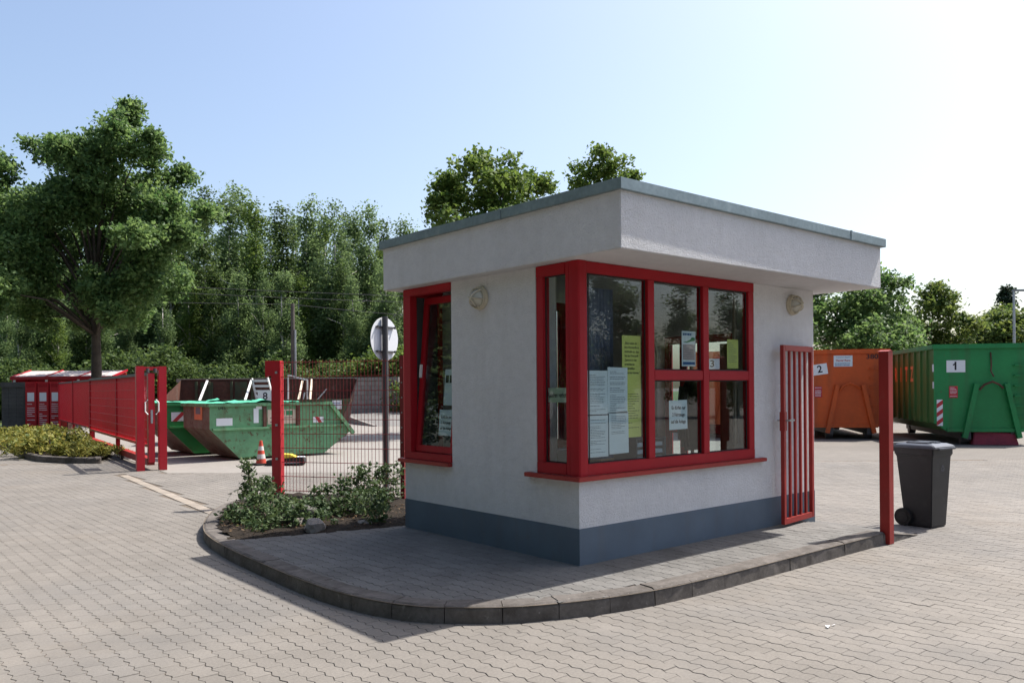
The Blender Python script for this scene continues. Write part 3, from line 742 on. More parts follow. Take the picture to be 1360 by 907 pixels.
# ------------------------------------------------------------------ barred gate beside the kiosk
gt = thing('barred_gate', 'red barred steel gate folded back against the kiosk wall', 'gate', (LX-.12, -.045, .15), R(180+6))
gw, gh = .735, 1.88
MB().box(0, .05, -.02, .02, 0, gh).box(gw-.05, gw, -.02, .02, 0, gh).box(.05, gw-.05, -.02, .02, 0, .06).box(.05, gw-.05, -.02, .02, gh-.06, gh).build('frame', M['redfade'], gt, bevel=.003)
for k in range(4): MB().box(.05+.635*(k+1)/5-.0125, .05+.635*(k+1)/5+.0125, -.0125, .0125, .06, gh-.06).build('bar', M['redfade'], gt)
lk = MB().box(gw-.055, gw+.004, -.028, .028, .98, 1.18).build('lock_case', M['redfade'], gt, bevel=.003)
MB().bar((gw-.03, -.06, 1.09), (gw-.16, -.06, 1.09), .018, .018).bar((gw-.03, -.06, 1.09), (gw-.03, .06, 1.09), .016, .016).bar((gw-.03, .06, 1.09), (gw-.15, .06, 1.09), .018, .018).build('handle', M['steel'], lk)
for zz in (.25, 1.6): MB().tube([(-.012, 0, zz-.05), (-.012, 0, zz+.05)], .014).build('hinge', M['darksteel'], gt)
# its strike post at the end of the kerb
ps = thing('gate_post', 'red square gate post at the right end of the kerb', 'post', (3.42, -.96, 0))
MB().box(-.05, .05, -.05, .05, 0, 1.94).build('post_tube', M['redfade'], ps, bevel=.004)
MB().prism([(-.054, 1.94), (.054, 1.94), (.0, 1.955)], 'y', -.054, .054).build('post_cap', M['redfade'], ps)
MB().box(.05, .062, -.03, .05, .95, 1.34).box(.062, .10, .02, .05, .95, 1.34).build('strike_plate', M['redfade'], ps)
o = MB().tube([(LX+.004, .10, .36), (LX+.06, .09, .37), (LX+.09, .08, .40)], [.022, .028, .02]).build('hose_nozzle', M['yellowplastic']); tag(o, 'small yellow nozzle sticking out low at the kiosk right corner', 'nozzle')

# ------------------------------------------------------------------ wheelie bin
bn = thing('wheelie_bin', 'dark grey two-wheeled rubbish bin standing right of the red post', 'bin', (4.80, -.72, 0), R(-7))
# local: front faces -Y, wheels at +Y ; width x
def loft(secs):
    m = MB()
    for (z, x, y0, y1) in secs: m.v += [(-x, y0, z), (x, y0, z), (x, y1, z), (-x, y1, z)]
    for i in range(len(secs)-1):
        for k in range(4): m.f.append((4*i+k, 4*i+(k+1) % 4, 4*i+4+(k+1) % 4, 4*i+4+k))
    m.f.append((3, 2, 1, 0)); e = 4*(len(secs)-1); m.f.append((e, e+1, e+2, e+3)); return m
loft([(.0, .145, -.185, .10), (.02, .152, -.192, .112), (.12, .157, -.197, .13), (.80, .192, -.232, .195), (.81, .205, -.247, .21), (.885, .205, -.247, .21)]).build('body', M['bin'], bn, bevel=.012)
lid = loft([(.885, .215, -.272, .215), (.905, .215, -.277, .215), (.925, .20, -.245, .205), (.94, .17, -.20, .17)]).build('lid', M['binlid'], bn, bevel=.008)
MB().box(-.17, .17, -.305, -.277, .878, .898).build('lid_handle', M['binlid'], lid, bevel=.006)
for k in (-1, 1): MB().box(.09*k-.045, .09*k+.045, -.15, .11, .94, .955).build('lid_rib', M['binlid'], lid, bevel=.005)
MB().tube([(-.17, .20, .86), (-.17, .275, .925), (.17, .275, .925), (.17, .20, .86)], .014).build('grip', M['bin'], bn)
for k in (-1, 1): MB().box(.17*k-.02, .17*k+.02, .19, .27, .84, .915).build('hinge_arm', M['bin'], bn)
for k in (-1, 1):
    wv = MB().lathe([(.098, -.022), (.10, -.012), (.10, .012), (.098, .022)], 26, (.178*k, .12, .10), 'x').build('wheel', M['rubber'], bn)
    MB().lathe([(.06, -.026), (.055, .026)], 20, (.178*k, .12, .10), 'x').build('rim', M['black'], wv)
MB().tube([(-.178, .12, .10), (.178, .12, .10)], .012).build('axle', M['steel'], bn)
mm = face_y(.02, -.243, .66); lettering('\u267b', .07, M['inkgrey'], bn, Matrix.Translation((0, .012, 0)) @ mm, 'emblem')

# ------------------------------------------------------------------ fence panel and posts by the planting bed
FA, FB = pt(368.5, 11.45), pt(534.5, 10.95)
fd = (FB-FA); fl = fd.length; frz = math.atan2(fd.y, fd.x)
po = thing('catch_post', 'tall bright red gate catch post rising from the shrubs', 'post', (FA.x, FA.y, .08), frz+R(8))
MB().box(-.065, .065, -.065, .065, 0, 1.93).build('post_tube', M['signal'], po, bevel=.005)
MB().box(-.16, -.065, -.05, .05, 1.72, 1.93).box(-.16, -.145, -.05, .05, 1.70, 1.72).build('catch_cup', M['signal'], po, bevel=.004)
for zz in (.55, 1.02, 1.75): MB().box(.0, .03, -.085, -.062, zz, zz+.03).build('panel_clip', M['steel'], po)
fp = thing('mesh_fence_panel', 'see-through red wire mesh fence panel between catch post and kiosk', 'fence', (FA.x, FA.y, .08), frz)
vw = MB().tube([(0, 0, .10), (0, 0, 1.93)], .0032, 6).mesh('vertical_wire', M['redmesh'])
hw = MB().tube([(.05, 0, 0), (fl, 0, 0)], .0045, 6).mesh('horizontal_wire', M['redmesh'])
nw = int((fl-.1)/.052)
for k in range(nw+1): link('vertical_wire', vw, fp, (.08+k*.052, 0, 0))
for k in range(10):
    for s_ in (-1, 1): link('horizontal_wire', hw, fp, (0, .0075*s_, .12+.198*k))
po2 = thing('fence_post', 'slim dark red fence post standing just left of the kiosk', 'post', (FB.x, FB.y, .08), frz)
MB().box(-.03, .03, -.03, .03, 0, 1.97).build('post_tube', M['redmesh'], po2, bevel=.003)
for k in range(9): MB().box(-.008, .008, -.036, -.03, .2+.2*k, .216+.2*k).build('bolt', M['steel'], po2)

# round sign seen from behind
sp = thing('round_sign', 'round traffic sign seen from its white back on a dark pole', 'sign', pt(512, 11.7, .02), ang(0))
MB().tube([(0, 0, 0), (0, 0, 2.62)], .042, 14).build('pole', M['darksteel'], sp, smooth=False)
dsk = MB().lathe([(.31, -.0015), (.312, 0), (.31, .0015)], 44, (0, 0, 0), 'y').mesh('sign_disc', M['plate'])
dsk.transform(Matrix.Translation((-.02, .075, 2.30)) @ Matrix.Rotation(R(60), 4, 'Z')); link('sign_disc', dsk, sp)
for zz in (2.47, 2.12):
    b = MB().box(-.2, .2, -.03, -.004, -.012, .012).box(-.2, -.185, -.05, -.03, -.018, .018).box(.185, .2, -.05, -.03, -.018, .018).mesh('clamp', M['darksteel'])
    b.transform(Matrix.Translation((-.02, .075, zz)) @ Matrix.Rotation(R(60), 4, 'Z')); link('clamp', b, sp)

# ------------------------------------------------------------------ sliding gate and its guide portal on the left
GL = 34.0                                        # gate line: degrees left of view direction
P0 = pt(200.5, 16.55)
gz = ang(GL)
pg = thing('gate_portal', 'red twin-post guide portal holding the end of the sliding gate', 'gate portal', (P0.x, P0.y, 0), gz)
for s_, hh in ((-1, 2.10), (1, 2.10)):
    MB().box(.21*s_-.075, .21*s_+.075, -.07, .07, 0, hh).build('post_tube', M['signal'], pg, bevel=.004)
MB().box(-.135, .135, -.06, .06, 2.02, 2.09).build('top_beam', M['signal'], pg)
for s_ in (-1, 1): MB().tube([(.07*s_, -.05, 1.97), (.07*s_, -.05, 2.06)], .035, 12).build('guide_roller', M['darksteel'], pg)
lf = thing('sliding_gate', 'long red barred sliding gate pushed open along the fence line', 'gate', (P0.x, P0.y, 0), gz)
LN = 9.2
MB().box(-.06, .06, -.05, .10, .16, 1.96).build('end_stile', M['signal'], lf, bevel=.003)
MB().box(-.05, .05, .10, LN, 1.92, 1.98).build('top_rail', M['darksteel'], lf)
MB().box(-.05, .05, .10, LN, .46, .52).build('lower_rail', M['signal'], lf)
MB().box(-.07, .07, .05, LN, .10, .24).build('bottom_beam', M['redfade'], lf)
for yy in (4.2, 9.12): MB().box(-.045, .045, yy, yy+.08, .24, 1.92).build('stiffener', M['red'], lf)
bme = MB().box(-.0125, .0125, -.0125, .0125, .52, 1.92).mesh('bar', M['signal'])
for k in range(int((LN-.15)/.11)): link('bar', bme, lf, (0, .18+.11*k, 0))
hme = MB().tube([(-.055, .10, 0), (-.055, LN, 0)], .005, 6).mesh('cross_wire', M['redfade'])
for k in range(7): link('cross_wire', hme, lf, (0, 0, .62+.2*k))
for s_ in (-1, 1):
    hd = MB().tube([(0, 0, -.15), (.05*s_, 0, -.09), (.05*s_, 0, .09), (0, 0, .15)], .014, 8).mesh('grip', M['whitepaint']); hd.transform(Matrix.Translation((.075*s_, -.09, 1.28))); link('grip', hd, lf)
MB().box(-.02, .02, -.075, -.05, .95, 1.22).build('lock_plate', M['steel'], lf)
MB().box(-.066, -.062, .55, 1.25, 1.22, 1.70).build('label_strip', M['plate'], lf)
for yy in (1.2, 3.6): MB().lathe([(.07, -.03), (.075, 0), (.07, .03)], 16, (0, yy, .06), 'x').build('roller', M['darksteel'], lf)
fx = thing('bar_fence', 'red bar fence continuing behind the sliding gate to the recycling bay', 'fence', (P0.x, P0.y, 0), gz)
for yy in (9.5, 14.6, 19.6): MB().box(.06, .14, yy, yy+.08, 0, 2.0).build('post_tube', M['red'], fx)
for k in range(int(10/.11)): link('bar', bme, fx, (.10, 9.65+.11*k, 0))
MB().box(.08, .12, 9.58, 19.6, 1.92, 1.97).build('top_rail', M['darksteel'], fx); MB().box(.08, .12, 9.58, 19.6, .47, .52).build('lower_rail', M['red'], fx)

# ------------------------------------------------------------------ planting bed kerb on the left
KL = smooth_path([tuple(pt(u, d))[:2] for u, d in ((-60, 28.5), (0, 23.8), (36, 19.6), (70, 18.6), (126, 18.2), (134, 18.6))], 6)
accL = [0]
for a, b in zip(KL, KL[1:]): accL.append(accL[-1]+(b-a).length)
def at_l(s):
    s = max(0, min(s, accL[-1]))
    for i in range(len(KL)-1):
        if accL[i+1] >= s:
            t = (s-accL[i])/max(1e-6, accL[i+1]-accL[i]); p = KL[i].lerp(KL[i+1], t)
            d = (KL[min(i+2, len(KL)-1)]-KL[max(i-1, 0)]).normalized(); return p, Vector((-d.y, d.x, 0))
lkb = struct(sheet('gate_bed', [(p.x, p.y) for p in KL]+[tuple(pt(u, d))[:2] for u, d in ((150, 20.5), (110, 27), (70, 32), (-60, 36))], .09, M['soil']))
s = 0
while s < accL[-1]-.1:
    e = min(s+.6, accL[-1]); kerb_stone(s, e-.008, 0, 0, lkb, at_l, .13, .12); s = e

# ------------------------------------------------------------------ recycling bay far left
bw = thing('block_wall', 'grey block wall with dark coping at the far left edge', 'wall', pt(2, 34.0), ang(0))
MB().box(0, .97, 0, .3, 0, 1.80).build('wall_core', M['mortar'], bw)
bk = MB().box(.004, .31, -.012, .29, .006, .158).mesh('block', M['blockdark'], bevel=.006)
for r_ in range(11):
    for c_ in range(3): link('block', bk, bw, (.0+.318*c_, 0, .163*r_))
MB().box(-.03, 1.02, -.05, .35, 1.80, 2.02).build('coping', M['blockdark'], bw, bevel=.01)
MB().box(.90, 1.0, -.04, .3, 0, 1.80).build('end_pier', M['blockdark'], bw)
for k in range(3):
    cb = thing('collection_box', ['red collection box next to the grey block wall', 'middle one of three red collection boxes', 'red collection box at the fence end of the row of three'][k], 'collection box', pt(33+16.2*k, 33.6), ang(0), 'three red collection boxes')
    MB().box(.01, .47, 0, .8, .05, 2.02).build('body', M['signal'], cb, bevel=.012)
    MB().box(.06, .42, -.006, .0, 1.80, 1.95).build('slot_flap', M['red'], cb); MB().box(.10, .38, -.006, 0, 1.22, 1.58).build('white_label', M['plate'], cb)
    textlines(cb, .09, .40, .25, 1.15, -.001, 11, 60+k, M['plate'], .35)
pb = thing('brown_bin', 'brown-red metal locker at the end of the collection boxes', 'locker', pt(79, 33.2), ang(0))
MB().box(0, .34, 0, .6, 0, 1.62).build('body', M['rust'], pb, bevel=.01); MB().box(.05, .29, -.01, 0, .2, 1.45).build('door', M['redfade'], pb)
sh = thing('shelter', 'red open shelter with pale sheet roof behind the collection boxes', 'shelter', pt(16, 38.5), ang(0))
rfm = MB().poly([(.0, -.1, 2.32), (4.8, -.1, 2.32), (4.8, 1.3, 2.62), (.12, 1.3, 2.62), (.0, -.1, 2.25), (4.8, -.1, 2.25), (4.8, 1.3, 2.55), (.12, 1.3, 2.55)], [(0,1,2,3),(7,6,5,4),(0,4,5,1),(1,5,6,2),(2,6,7,3),(3,7,4,0)])
rfo = rfm.build('roof', M['roofpanel'], sh)
for k in range(4): MB().bar((.06+1.58*k, -.12, 2.30), (.12+1.56*k, 1.32, 2.63), .07, .09).build('roof_rib', M['signal'], rfo)
MB().box(-.02, 4.82, -.14, -.1, 2.18, 2.33).build('fascia', M['signal'], rfo)
MB().box(0, 4.8, 1.2, 1.26, 0, 2.5).box(0, .05, 0, 1.2, 0, 2.3).build('back_wall', M['signal'], sh)
for k in range(4): MB().box(.1+1.5*k, .18+1.5*k, -.08, 0, 0, 2.2).build('post_tube', M['plate'], sh)

# ------------------------------------------------------------------ skips
def skip(name, label, loc, rot, m_side, m_end, detail, group='green skips'):
    t = thing(name, label, 'skip', loc, rot, group)
    L0, W, Hh = 3.5, 1.75, 1.28
    side = [(.67, .05), (2.81, .05), (3.54, .56), (2.95, Hh), (.0, Hh), (.0, .73)]
    body = MB()
    n = len(side)
    for yy in (0, W): body.v += [(x, yy, z) for x, z in side]
    body.f.append(tuple(range(n))); body.f.append(tuple(range(n, 2*n))[::-1])
    for i in (0, 1): body.f.append((i, i+1, n+i+1, n+i))      # floor and sloped right end
    b = body.build('hull', m_side, t)
    MB().poly([(0, 0, Hh), (0, W, Hh), (0, W, .73), (0, 0, .73), (.67, W, .05), (.67, 0, .05)], [(0, 1, 2, 3), (3, 2, 4, 5)]).build('end_plate', m_end, t)
    MB().poly([(3.54, 0, .56), (3.54, W, .56), (2.95, W, Hh), (2.95, 0, Hh)], [(0, 1, 2, 3)]).build('end_plate', m_end, t)
    MB().box(-.05, 2.98, -.06, .03, Hh-.05, Hh+.03).box(-.05, 2.98, W-.03, W+.06, Hh-.05, Hh+.03).box(-.06, .03, .03, W-.03, Hh-.05, Hh+.03).build('top_rim', m_side, t, bevel=.01)
    MB().bar((2.95, -.03, Hh), (3.60, -.03, .50), .09, .09).build('end_rim', m_side, t)
    MB().bar((0.06, -.03, .72), (3.42, -.03, .72), .06, .05).build('waist_rail', m_side, t)
    for xx in (1.28, 2.12): MB().box(xx-.04, xx+.04, -.05, -.001, .75, Hh-.05).build('side_post', M['rust'], t)
    if detail:
        MB().box(-.014, -.004, .45, .95, .93, 1.27).build('hazard_plate', M['peach'], t)
        pl_ = MB().box(-.018, -.014, .55, .85, 1.06, 1.22).build('diamond_print', M['inkgrey'], t)
        MB().box(.15, .52, -.006, -.002, .80, .97).build('grey_patch', M['plate'], t)
        MB().box(1.02, 1.14, -.007, -.003, .84, 1.18).box(1.08, 1.22, -.006, -.002, 1.16, 1.24).build('white_patch', M['plate'], t)
        q = MB().box(1.36, 2.06, -.006, -.002, .80, 1.14).build('company_plate', M['palewood'], t)
        MB().box(1.50, 1.78, -.009, -.006, 1.0, 1.11).box(1.82, 1.98, -.009, -.006, 1.0, 1.11).build('green_print', M['inkgreen'], q)
        textlines(q, 1.42, 2.0, .82, .97, -.006, 3, 9, M['ink'], .4)
        m = MB().box(2.52, 2.80, -.006, -.002, .80, .94).build('warning_strip', M['plate'], t)
        MB().poly([(2.56, -.008, .94), (2.66, -.008, .94), (2.76, -.008, .80), (2.66, -.008, .80)], [(0, 1, 2, 3)]).build('red_stripe', M['inkred'], m)
        lettering('045', .12, M['ink'], t, face_y(.28, -.006, 1.20))
    else:
        m = MB().box(.12, .60, -.006, -.002, .86, 1.08).build('warning_strip', M['plate'], t)
        MB().poly([(.14, -.008, .86), (.26, -.008, .86), (.48, -.008, 1.08), (.36, -.008, 1.08)], [(0, 1, 2, 3)]).build('red_stripe', M['inkred'], m)
        lettering('006', .10, M['ink'], t, face_y(.40, -.006, 1.17))
    # crumpled cover net on top
    c = MB(); r_ = random.Random(len(label)); NX, NY = 26, 12
    for i in range(NX+1):
        for j in range(NY+1):
            x = -.06+2.9*i/NX; y = -.07+(W+.14)*j/NY
            z = Hh+.035+.018*max(0, r_.gauss(0, .7)) + (.10*math.exp(-((x-1.25)/.16)**2-((y-.25)/.4)**2)) - .10*math.sin(math.pi*j/NY)*.4
            c.v.append((x, y, z))
    for i in range(NX):
        for j in range(NY): a = i*(NY+1)+j; c.f.append((a, a+NY+1, a+NY+2, a+1))
    c.build('cover_net', M['net'], t, smooth=True)
    return t
srot = ang(0)+R(40)
skA = pt(278, 18.37)
skip('green_skip', 'rust-stained pale green skip with number 045 behind the traffic cone', skA, srot, M['skip'], M['skipend'], True)
# the second stands behind, to the left
ax = Vector((math.cos(srot), math.sin(srot), 0)); ay = Vector((-math.sin(srot), math.cos(srot), 0))
skip('green_skip', 'bright green skip half hidden behind the pale one, right of the red portal', skA+ay*2.15-ax*.28, srot, M['skipdark'], M['skipend'], False)
# big rusty open skip number 8 behind them
o8 = thing('rusty_skip', 'long rusty open skip number 8 full of bulky waste', 'skip', pt(212, 24.2), ang(0)+R(4))
LL = 5.5; HB = 1.93; HF = 1.30
MB().poly([(0, 1.9, .1), (LL-.3, 1.9, .1), (LL+.05, 1.9, HB), (0, 1.9, HB)], [(0, 1, 2, 3)]).box(0, LL, 1.90, 1.95, HB-.04, HB+.03).build('far_wall', M['rust'], o8)
MB().poly([(0, 0, .1), (LL-.45, 0, .1), (LL+.05, 0, HF), (0, 0, HF)], [(0, 1, 2, 3)]).box(-.05, LL+.1, -.05, .03, HF-.06, HF+.02).build('near_wall', M['olive'], o8)
MB().poly([(LL-.45, 0, .1), (LL-.3, 1.9, .1), (LL+.05, 1.9, HB), (LL+.08, 0, HF)], [(0, 1, 2, 3)]).build('end_plate', M['rust'], o8)
MB().poly([(0, 0, .1), (0, 1.9, .1), (0, 1.9, HB), (0, 0, HF)], [(0, 1, 2, 3)]).poly([(0, 0, .12), (LL-.45, 0, .12), (LL-.3, 1.9, .12), (0, 1.9, .12)], [(0, 1, 2, 3)]).build('floor_plate', M['rust'], o8)
for xx in (.45, .85, 1.55, 2.2, 3.9): MB().box(xx, xx+.07, 1.83, 1.9, .12, HB-.04).build('wall_rib', M['olive'], o8)
for xx in (.55, 1.62): MB().box(xx+.07, xx+.45, 1.87, 1.895, .2, HB-.06).build('green_panel', M['olive'], o8)
for (xa, za, xb, zb_, mt) in ((.88, HB-.02, 1.08, 1.28, 'whitepaint'), (2.25, HB-.02, 2.42, 1.28, 'whitepaint'), (3.85, HB-.05, 4.0, 1.28, 'palewood'), (4.15, HB, 4.35, 1.3, 'palewood')):  # white pair: skip braces, the sunlight on them put into the white colour
    q = MB().bar((xa, 1.7, za), (xb, .2, zb_), .06, .04).build('batten_and_brace', M[mt]); q.parent = None
    q.matrix_world = Matrix.Translation(o8.location) @ Matrix.Rotation(o8.rotation_euler.z, 4, 'Z')
    tag(q, {.88: 'diagonal brace of the rusty skip with sunlight painted white, the leftmost one', 2.25: 'diagonal brace of the rusty skip with sunlight painted white, above the pale green skip', 3.85: 'pale timber batten leaning in the rusty skip behind the fence', 4.15: 'pale timber batten leaning beside the white frame in the rusty skip'}[xa], 'batten')
np_ = MB().box(2.86, 3.28, -.07, -.05, HF-.05, HF+.28).build('number_plate', M['plate'], o8)
lettering('8', .30, M['ink'], np_, face_y(3.08, -.072, HF+.115), bold=.004)
sgp = MB().box(5.05, 5.32, -.07, -.05, HF-.28, HF-.02).build('sign_plate', M['plate'], o8); textlines(sgp, 5.08, 5.29, HF-.22, HF-.08, -.07, 3, 4, M['inkblue'], .5)
O8 = Matrix.Translation(o8.location) @ Matrix.Rotation(o8.rotation_euler.z, 4, 'Z')
lad = thing('white_rack', 'white slatted rack dumped upright in the rusty skip near the number 8', 'rack', O8 @ Vector((2.68, .8, HF-.25)), o8.rotation_euler.z)
MB().bar((0, 0, 0), (-.22, .1, .92), .05, .04).bar((.52, 0, .0), (.26, .1, .94), .05, .04).build('upright', M['whitepaint'], lad)
for k in range(5): MB().bar((-.04-.042*k, .02+.016*k, .2+.16*k), (.46-.045*k, .02+.016*k, .2+.16*k), .12, .07).build('slat', M['whitepaint'], lad)
frm = thing('bent_rail', 'thin white bent rail sticking out of the rusty skip behind the fence', 'rail', O8 @ Vector((3.55, .9, HF-.2)), o8.rotation_euler.z)
MB().bar((0, 0, 0), (.02, 0, .98), .04, .04).bar((.02, 0, .96), (.60, .1, .80), .05, .05).bar((.58, .1, .82), (.57, .1, .10), .04, .04).build('rail_tube', M['whitepaint'], frm)
rod = MB().bar((4.45, .4, HF-.1), (4.78, .6, HF+.32), .03, .03).bar((4.1, .3, HF-.1), (4.16, .35, HF+.22), .04, .03).build('metal_rod', M['steel']); rod.matrix_world = O8
tag(rod, 'grey metal rods poking out of the right end of the rusty skip', 'rod')
rb = thing('rubble_heap', 'jumble of grey and pale scrap lying in the rusty skip', 'rubble', O8 @ Vector((3.6, .7, .12)), o8.rotation_euler.z)
r_ = random.Random(4)
for k in range(16):
    a = Vector((r_.uniform(-1.2, 1.2), r_.uniform(-.3, .5), r_.uniform(.8, 1.12))); b = a+Vector((r_.uniform(-.5, .5), r_.uniform(-.2, .2), r_.uniform(-.15, .2)))
    MB().bar(a, b, r_.uniform(.05, .25), r_.uniform(.03, .12)).build('scrap_piece', M[r_.choice(['grey', 'palewood', 'whitepaint', 'rust', 'steel'])], rb)
MB().box(-1.3, 1.3, -.3, .7, 0, .85).build('scrap_pile', M['rust'], rb)

# concrete block retaining wall and ramp behind
cw = thing('retaining_wall', 'light grey concrete block wall with coping behind the skips', 'wall', pt(236, 43.5), ang(0)+R(-2))
WL = 11.6
MB().box(0, WL, .02, .35, 0, 2.05).build('wall_core', M['mortar'], cw)
bb = MB().box(.006, .486, -.012, .30, .006, .238).mesh('block', M['block'], bevel=.012)
for r_i in range(8):
    for c_i in range(24):
        x = .492*c_i-(.246 if r_i % 2 else 0)
        if x >= -.01 and x+.49 <= WL+.02 and x > 5.2: link('block', bb, cw, (x, 0, .245*r_i+.08))
MB().box(-.05, WL+.05, -.06, .40, 2.05, 2.24).build('coping', M['block'], cw, bevel=.01)
MB().box(WL, WL+.22, -.08, .36, 0, 2.24).build('end_pier', M['block'], cw)
rp = MB()
ra = [pt(u, d, z) for u, d, z in ((500, 35.5, .0), (478, 37.5, .12), (466, 39.5, .22), (462, 42, .30), (466, 43.2, .36), (520, 43.4, .44), (545, 52, .62), (640, 58, .70), (640, 36, .02))]
rp.poly(ra, [tuple(range(len(ra)))]); rp_o = struct(rp.build('ramp', M['asphalt']))
kpath = [pt(u, d, 0) for u, d in ((500, 35.4), (478, 37.4), (466, 39.4), (462, 42), (468, 43.0))]; kzz = [.05, .22, .32, .40, .46]
for i in range(4):
    a, b = kpath[i], kpath[i+1]; m = MB(); nrm = Vector((-(b-a).y, (b-a).x, 0)).normalized()*.16
    m.poly([a, b, b+nrm, a+nrm, (*a.xy, kzz[i]), (*b.xy, kzz[i+1]), (*(b+nrm).xy, kzz[i+1]), (*(a+nrm).xy, kzz[i])], [(0,3,2,1),(4,5,6,7),(0,1,5,4),(1,2,6,5),(2,3,7,6),(3,0,4,7)])
    m.build('kerb_stone', M['block'], rp_o)
wf = thing('timber_fence', 'brown horizontal timber fence just right of the light block wall', 'fence', pt(521, 44.5, .4), ang(0))
for k in range(7): MB().box(0, 5, -.02, .02, .1+.25*k, .30+.25*k).build('board', M['pole'], wf)
for xx in (.1, 2.5, 4.9): MB().box(xx, xx+.1, .02, .1, 0, 1.8).build('post', M['pole'], wf)

# traffic cone and barrier foot
cn = thing('traffic_cone', 'small faded orange and white traffic cone in front of the pale green skip', 'traffic cone', pt(346, 17.6, .0))
MB().box(-.17, .17, -.17, .17, 0, .035).build('cone_base', M['rubber'], cn, bevel=.01)
prof = lambda z: .115*(1-z/.52)+.028*(z/.52)
zc_ = [.035, .13, .23, .31, .40, .52]
for i in range(5): MB().lathe([(prof(zc_[i]), zc_[i]), (prof(zc_[i+1]), zc_[i+1])], 20).build('cone_band', M['conewhite'] if i in (1, 3) else M['cone'], cn)
bf = thing('barrier_foot', 'black rubber barrier foot with yellow sheet on top beside the cone', 'barrier foot', pt(380, 17.5), ang(0)+R(5))
MB().prism([(-.40, 0), (.36, 0), (.40, .06), (.38, .15), (.28, .17), (-.40, .11)], 'y', -.16, .16).build('rubber_block', M['rubber'], bf, bevel=.012)
MB().prism([(-.18, .13), (.22, .17), (.10, .23), (-.16, .25)], 'y', -.13, .13).build('yellow_sheet', M['yellowplastic'], bf, bevel=.01)
MB().box(.24, .39, -.165, .0, .175, .185).box(-.1, .3, -.168, -.16, .055, .062).build('white_edge', M['plate'], bf)

# ------------------------------------------------------------------ hook-lift containers on the right
def roll_container(label, loc, rot, col, side, W=2.45, L=6.0, z0=.36, H=2.68, ladder=True, number='1'):
    t = thing('roll_off_container', label, 'container', loc, rot, 'roll-off containers')
    prof = [(.28, z0), (W-.28, z0), (W, z0+.22), (W, H-.10), (0, H-.10), (0, z0+.22)]
    MB().poly([(x, 0, z) for x, z in prof], [tuple(range(6))]).poly([(x, .06, z) for x, z in prof], [tuple(range(6))[::-1]]).build('front_wall', col, t)
    n = 6; m = MB(); m.v = [(x, 0.0, z) for x, z in prof]+[(x, L, z) for x, z in prof]
    m.f = [(5, 0, 6, 11), (0, 1, 7, 6), (1, 2, 8, 7), (2, 3, 9, 8), (4, 5, 11, 10)]; m.build('hull', side, t)
    MB().poly([(x, L, z) for x, z in prof], [tuple(range(6))]).build('rear_wall', col, t)
    MB().box(-.06, W+.06, -.06, .06, H-.13, H).box(-.06, .06, .06, L, H-.13, H).box(W-.06, W+.06, .06, L, H-.13, H).build('top_rim', col, t, bevel=.012)
    k = .55
    while k < L:
        for sx_ in (-1, 1):
            xb = 0 if sx_ < 0 else W
            MB().box(min(xb, xb+.05*sx_), max(xb, xb+.05*sx_), k, k+.09, z0+.20, H-.13).build('side_rib', side, t)
        k += .62
    for xc in (-.012, W-.05): MB().box(xc, xc+.062, -.012, .05, z0+.2, H-.13).build('corner_post', col, t)
    cx = W*.56
    for s_ in (-1, 1):
        MB().bar((cx+.36*s_, -.07, 1.62), (cx+.66*s_, -.07, .18), .12, .12, (0, 1, 0)).build('hook_frame_bar', col, t)
        MB().box(cx+.55*s_-.07, cx+.55*s_+.07, .0, L, .14, z0).build('base_rail', M['darksteel'], t)
        MB().lathe([(.13, -.1), (.13, .1)], 16, (cx+.55*s_, L-.4, .13), 'x').build('roller', M['darksteel'], t)
        MB().lathe([(.13, -.1), (.13, .1)], 16, (cx+.55*s_, .35, .13), 'x').build('roller', M['darksteel'], t)
    MB().tube([(cx-.30, -.08, 1.45), (cx-.18, -.12, 1.60), (cx, -.15, 1.67), (cx+.16, -.12, 1.60), (cx+.28, -.08, 1.50)], .028, 8).build('hook_bar', M['rust'] if number == '1' else col, t)
    MB().box(.3, W-.3, -.05, .0, z0-.02, z0+.08).build('bottom_beam', col, t)
    if ladder:
        for q in range(6): MB().bar((W-.52, -.07, .75+.27*q), (W-.14, -.07, .75+.27*q), .05, .03).bar((W-.52, -.07, .75+.27*q), (W-.52, 0, .75+.27*q), .03, .03).bar((W-.14, -.07, .75+.27*q), (W-.14, 0, .75+.27*q), .03, .03).build('ladder_rung', col, t)
    return t
crot = R(-YAW-12)
G = pt(1241, 22.0)
g1 = roll_container('large green roll-off container number 1 at the right edge', G, crot, M['green'], M['greenside'], number='1')
np_ = MB().box(.30, .76, -.012, -.004, 1.93, 2.25).build('number_plate', M['plate'], g1); lettering('1', .30, M['ink'], np_, face_y(.52, -.014, 2.09), bold=.008); MB().poly([(.535, -.0145, 2.195), (.535, -.0145, 2.145), (.455, -.0145, 2.105), (.455, -.0145, 2.14)], [(0, 1, 2, 3)]).build('numeral_flag', M['ink'], np_)
MB().box(.36, .57, -.012, -.004, 1.25, 1.56).build('red_notice', M['inkred'], g1); textlines(g1, .38, .55, 1.27, 1.54, -.013, 7, 3, M['plate'], .3)
ws = MB().box(.05, .20, -.016, -.004, .50, 1.20).build('warning_strip', M['plate'], g1)
for k in range(3):
    z = .50+.233*k; MB().poly([(.05, -.018, z), (.20, -.018, z+.117), (.20, -.018, z+.233), (.05, -.018, z+.117)], [(0, 1, 2, 3)]).build('red_stripe', M['inkred'], ws)
for k, ch in enumerate('ZTIR'):
    yy = .55+.62*(k+3)-.20
    lettering(ch, .60, M['peach'], g1, face_x(-.008, yy, 1.90), bold=.02, sx=.75)
MB().tube([(1.37, -.03, 2.45), (1.38, -.05, 2.1), (1.36, -.08, 1.95), (1.42, -.10, 1.80)], .018, 6).build('chain', M['rust'], g1)
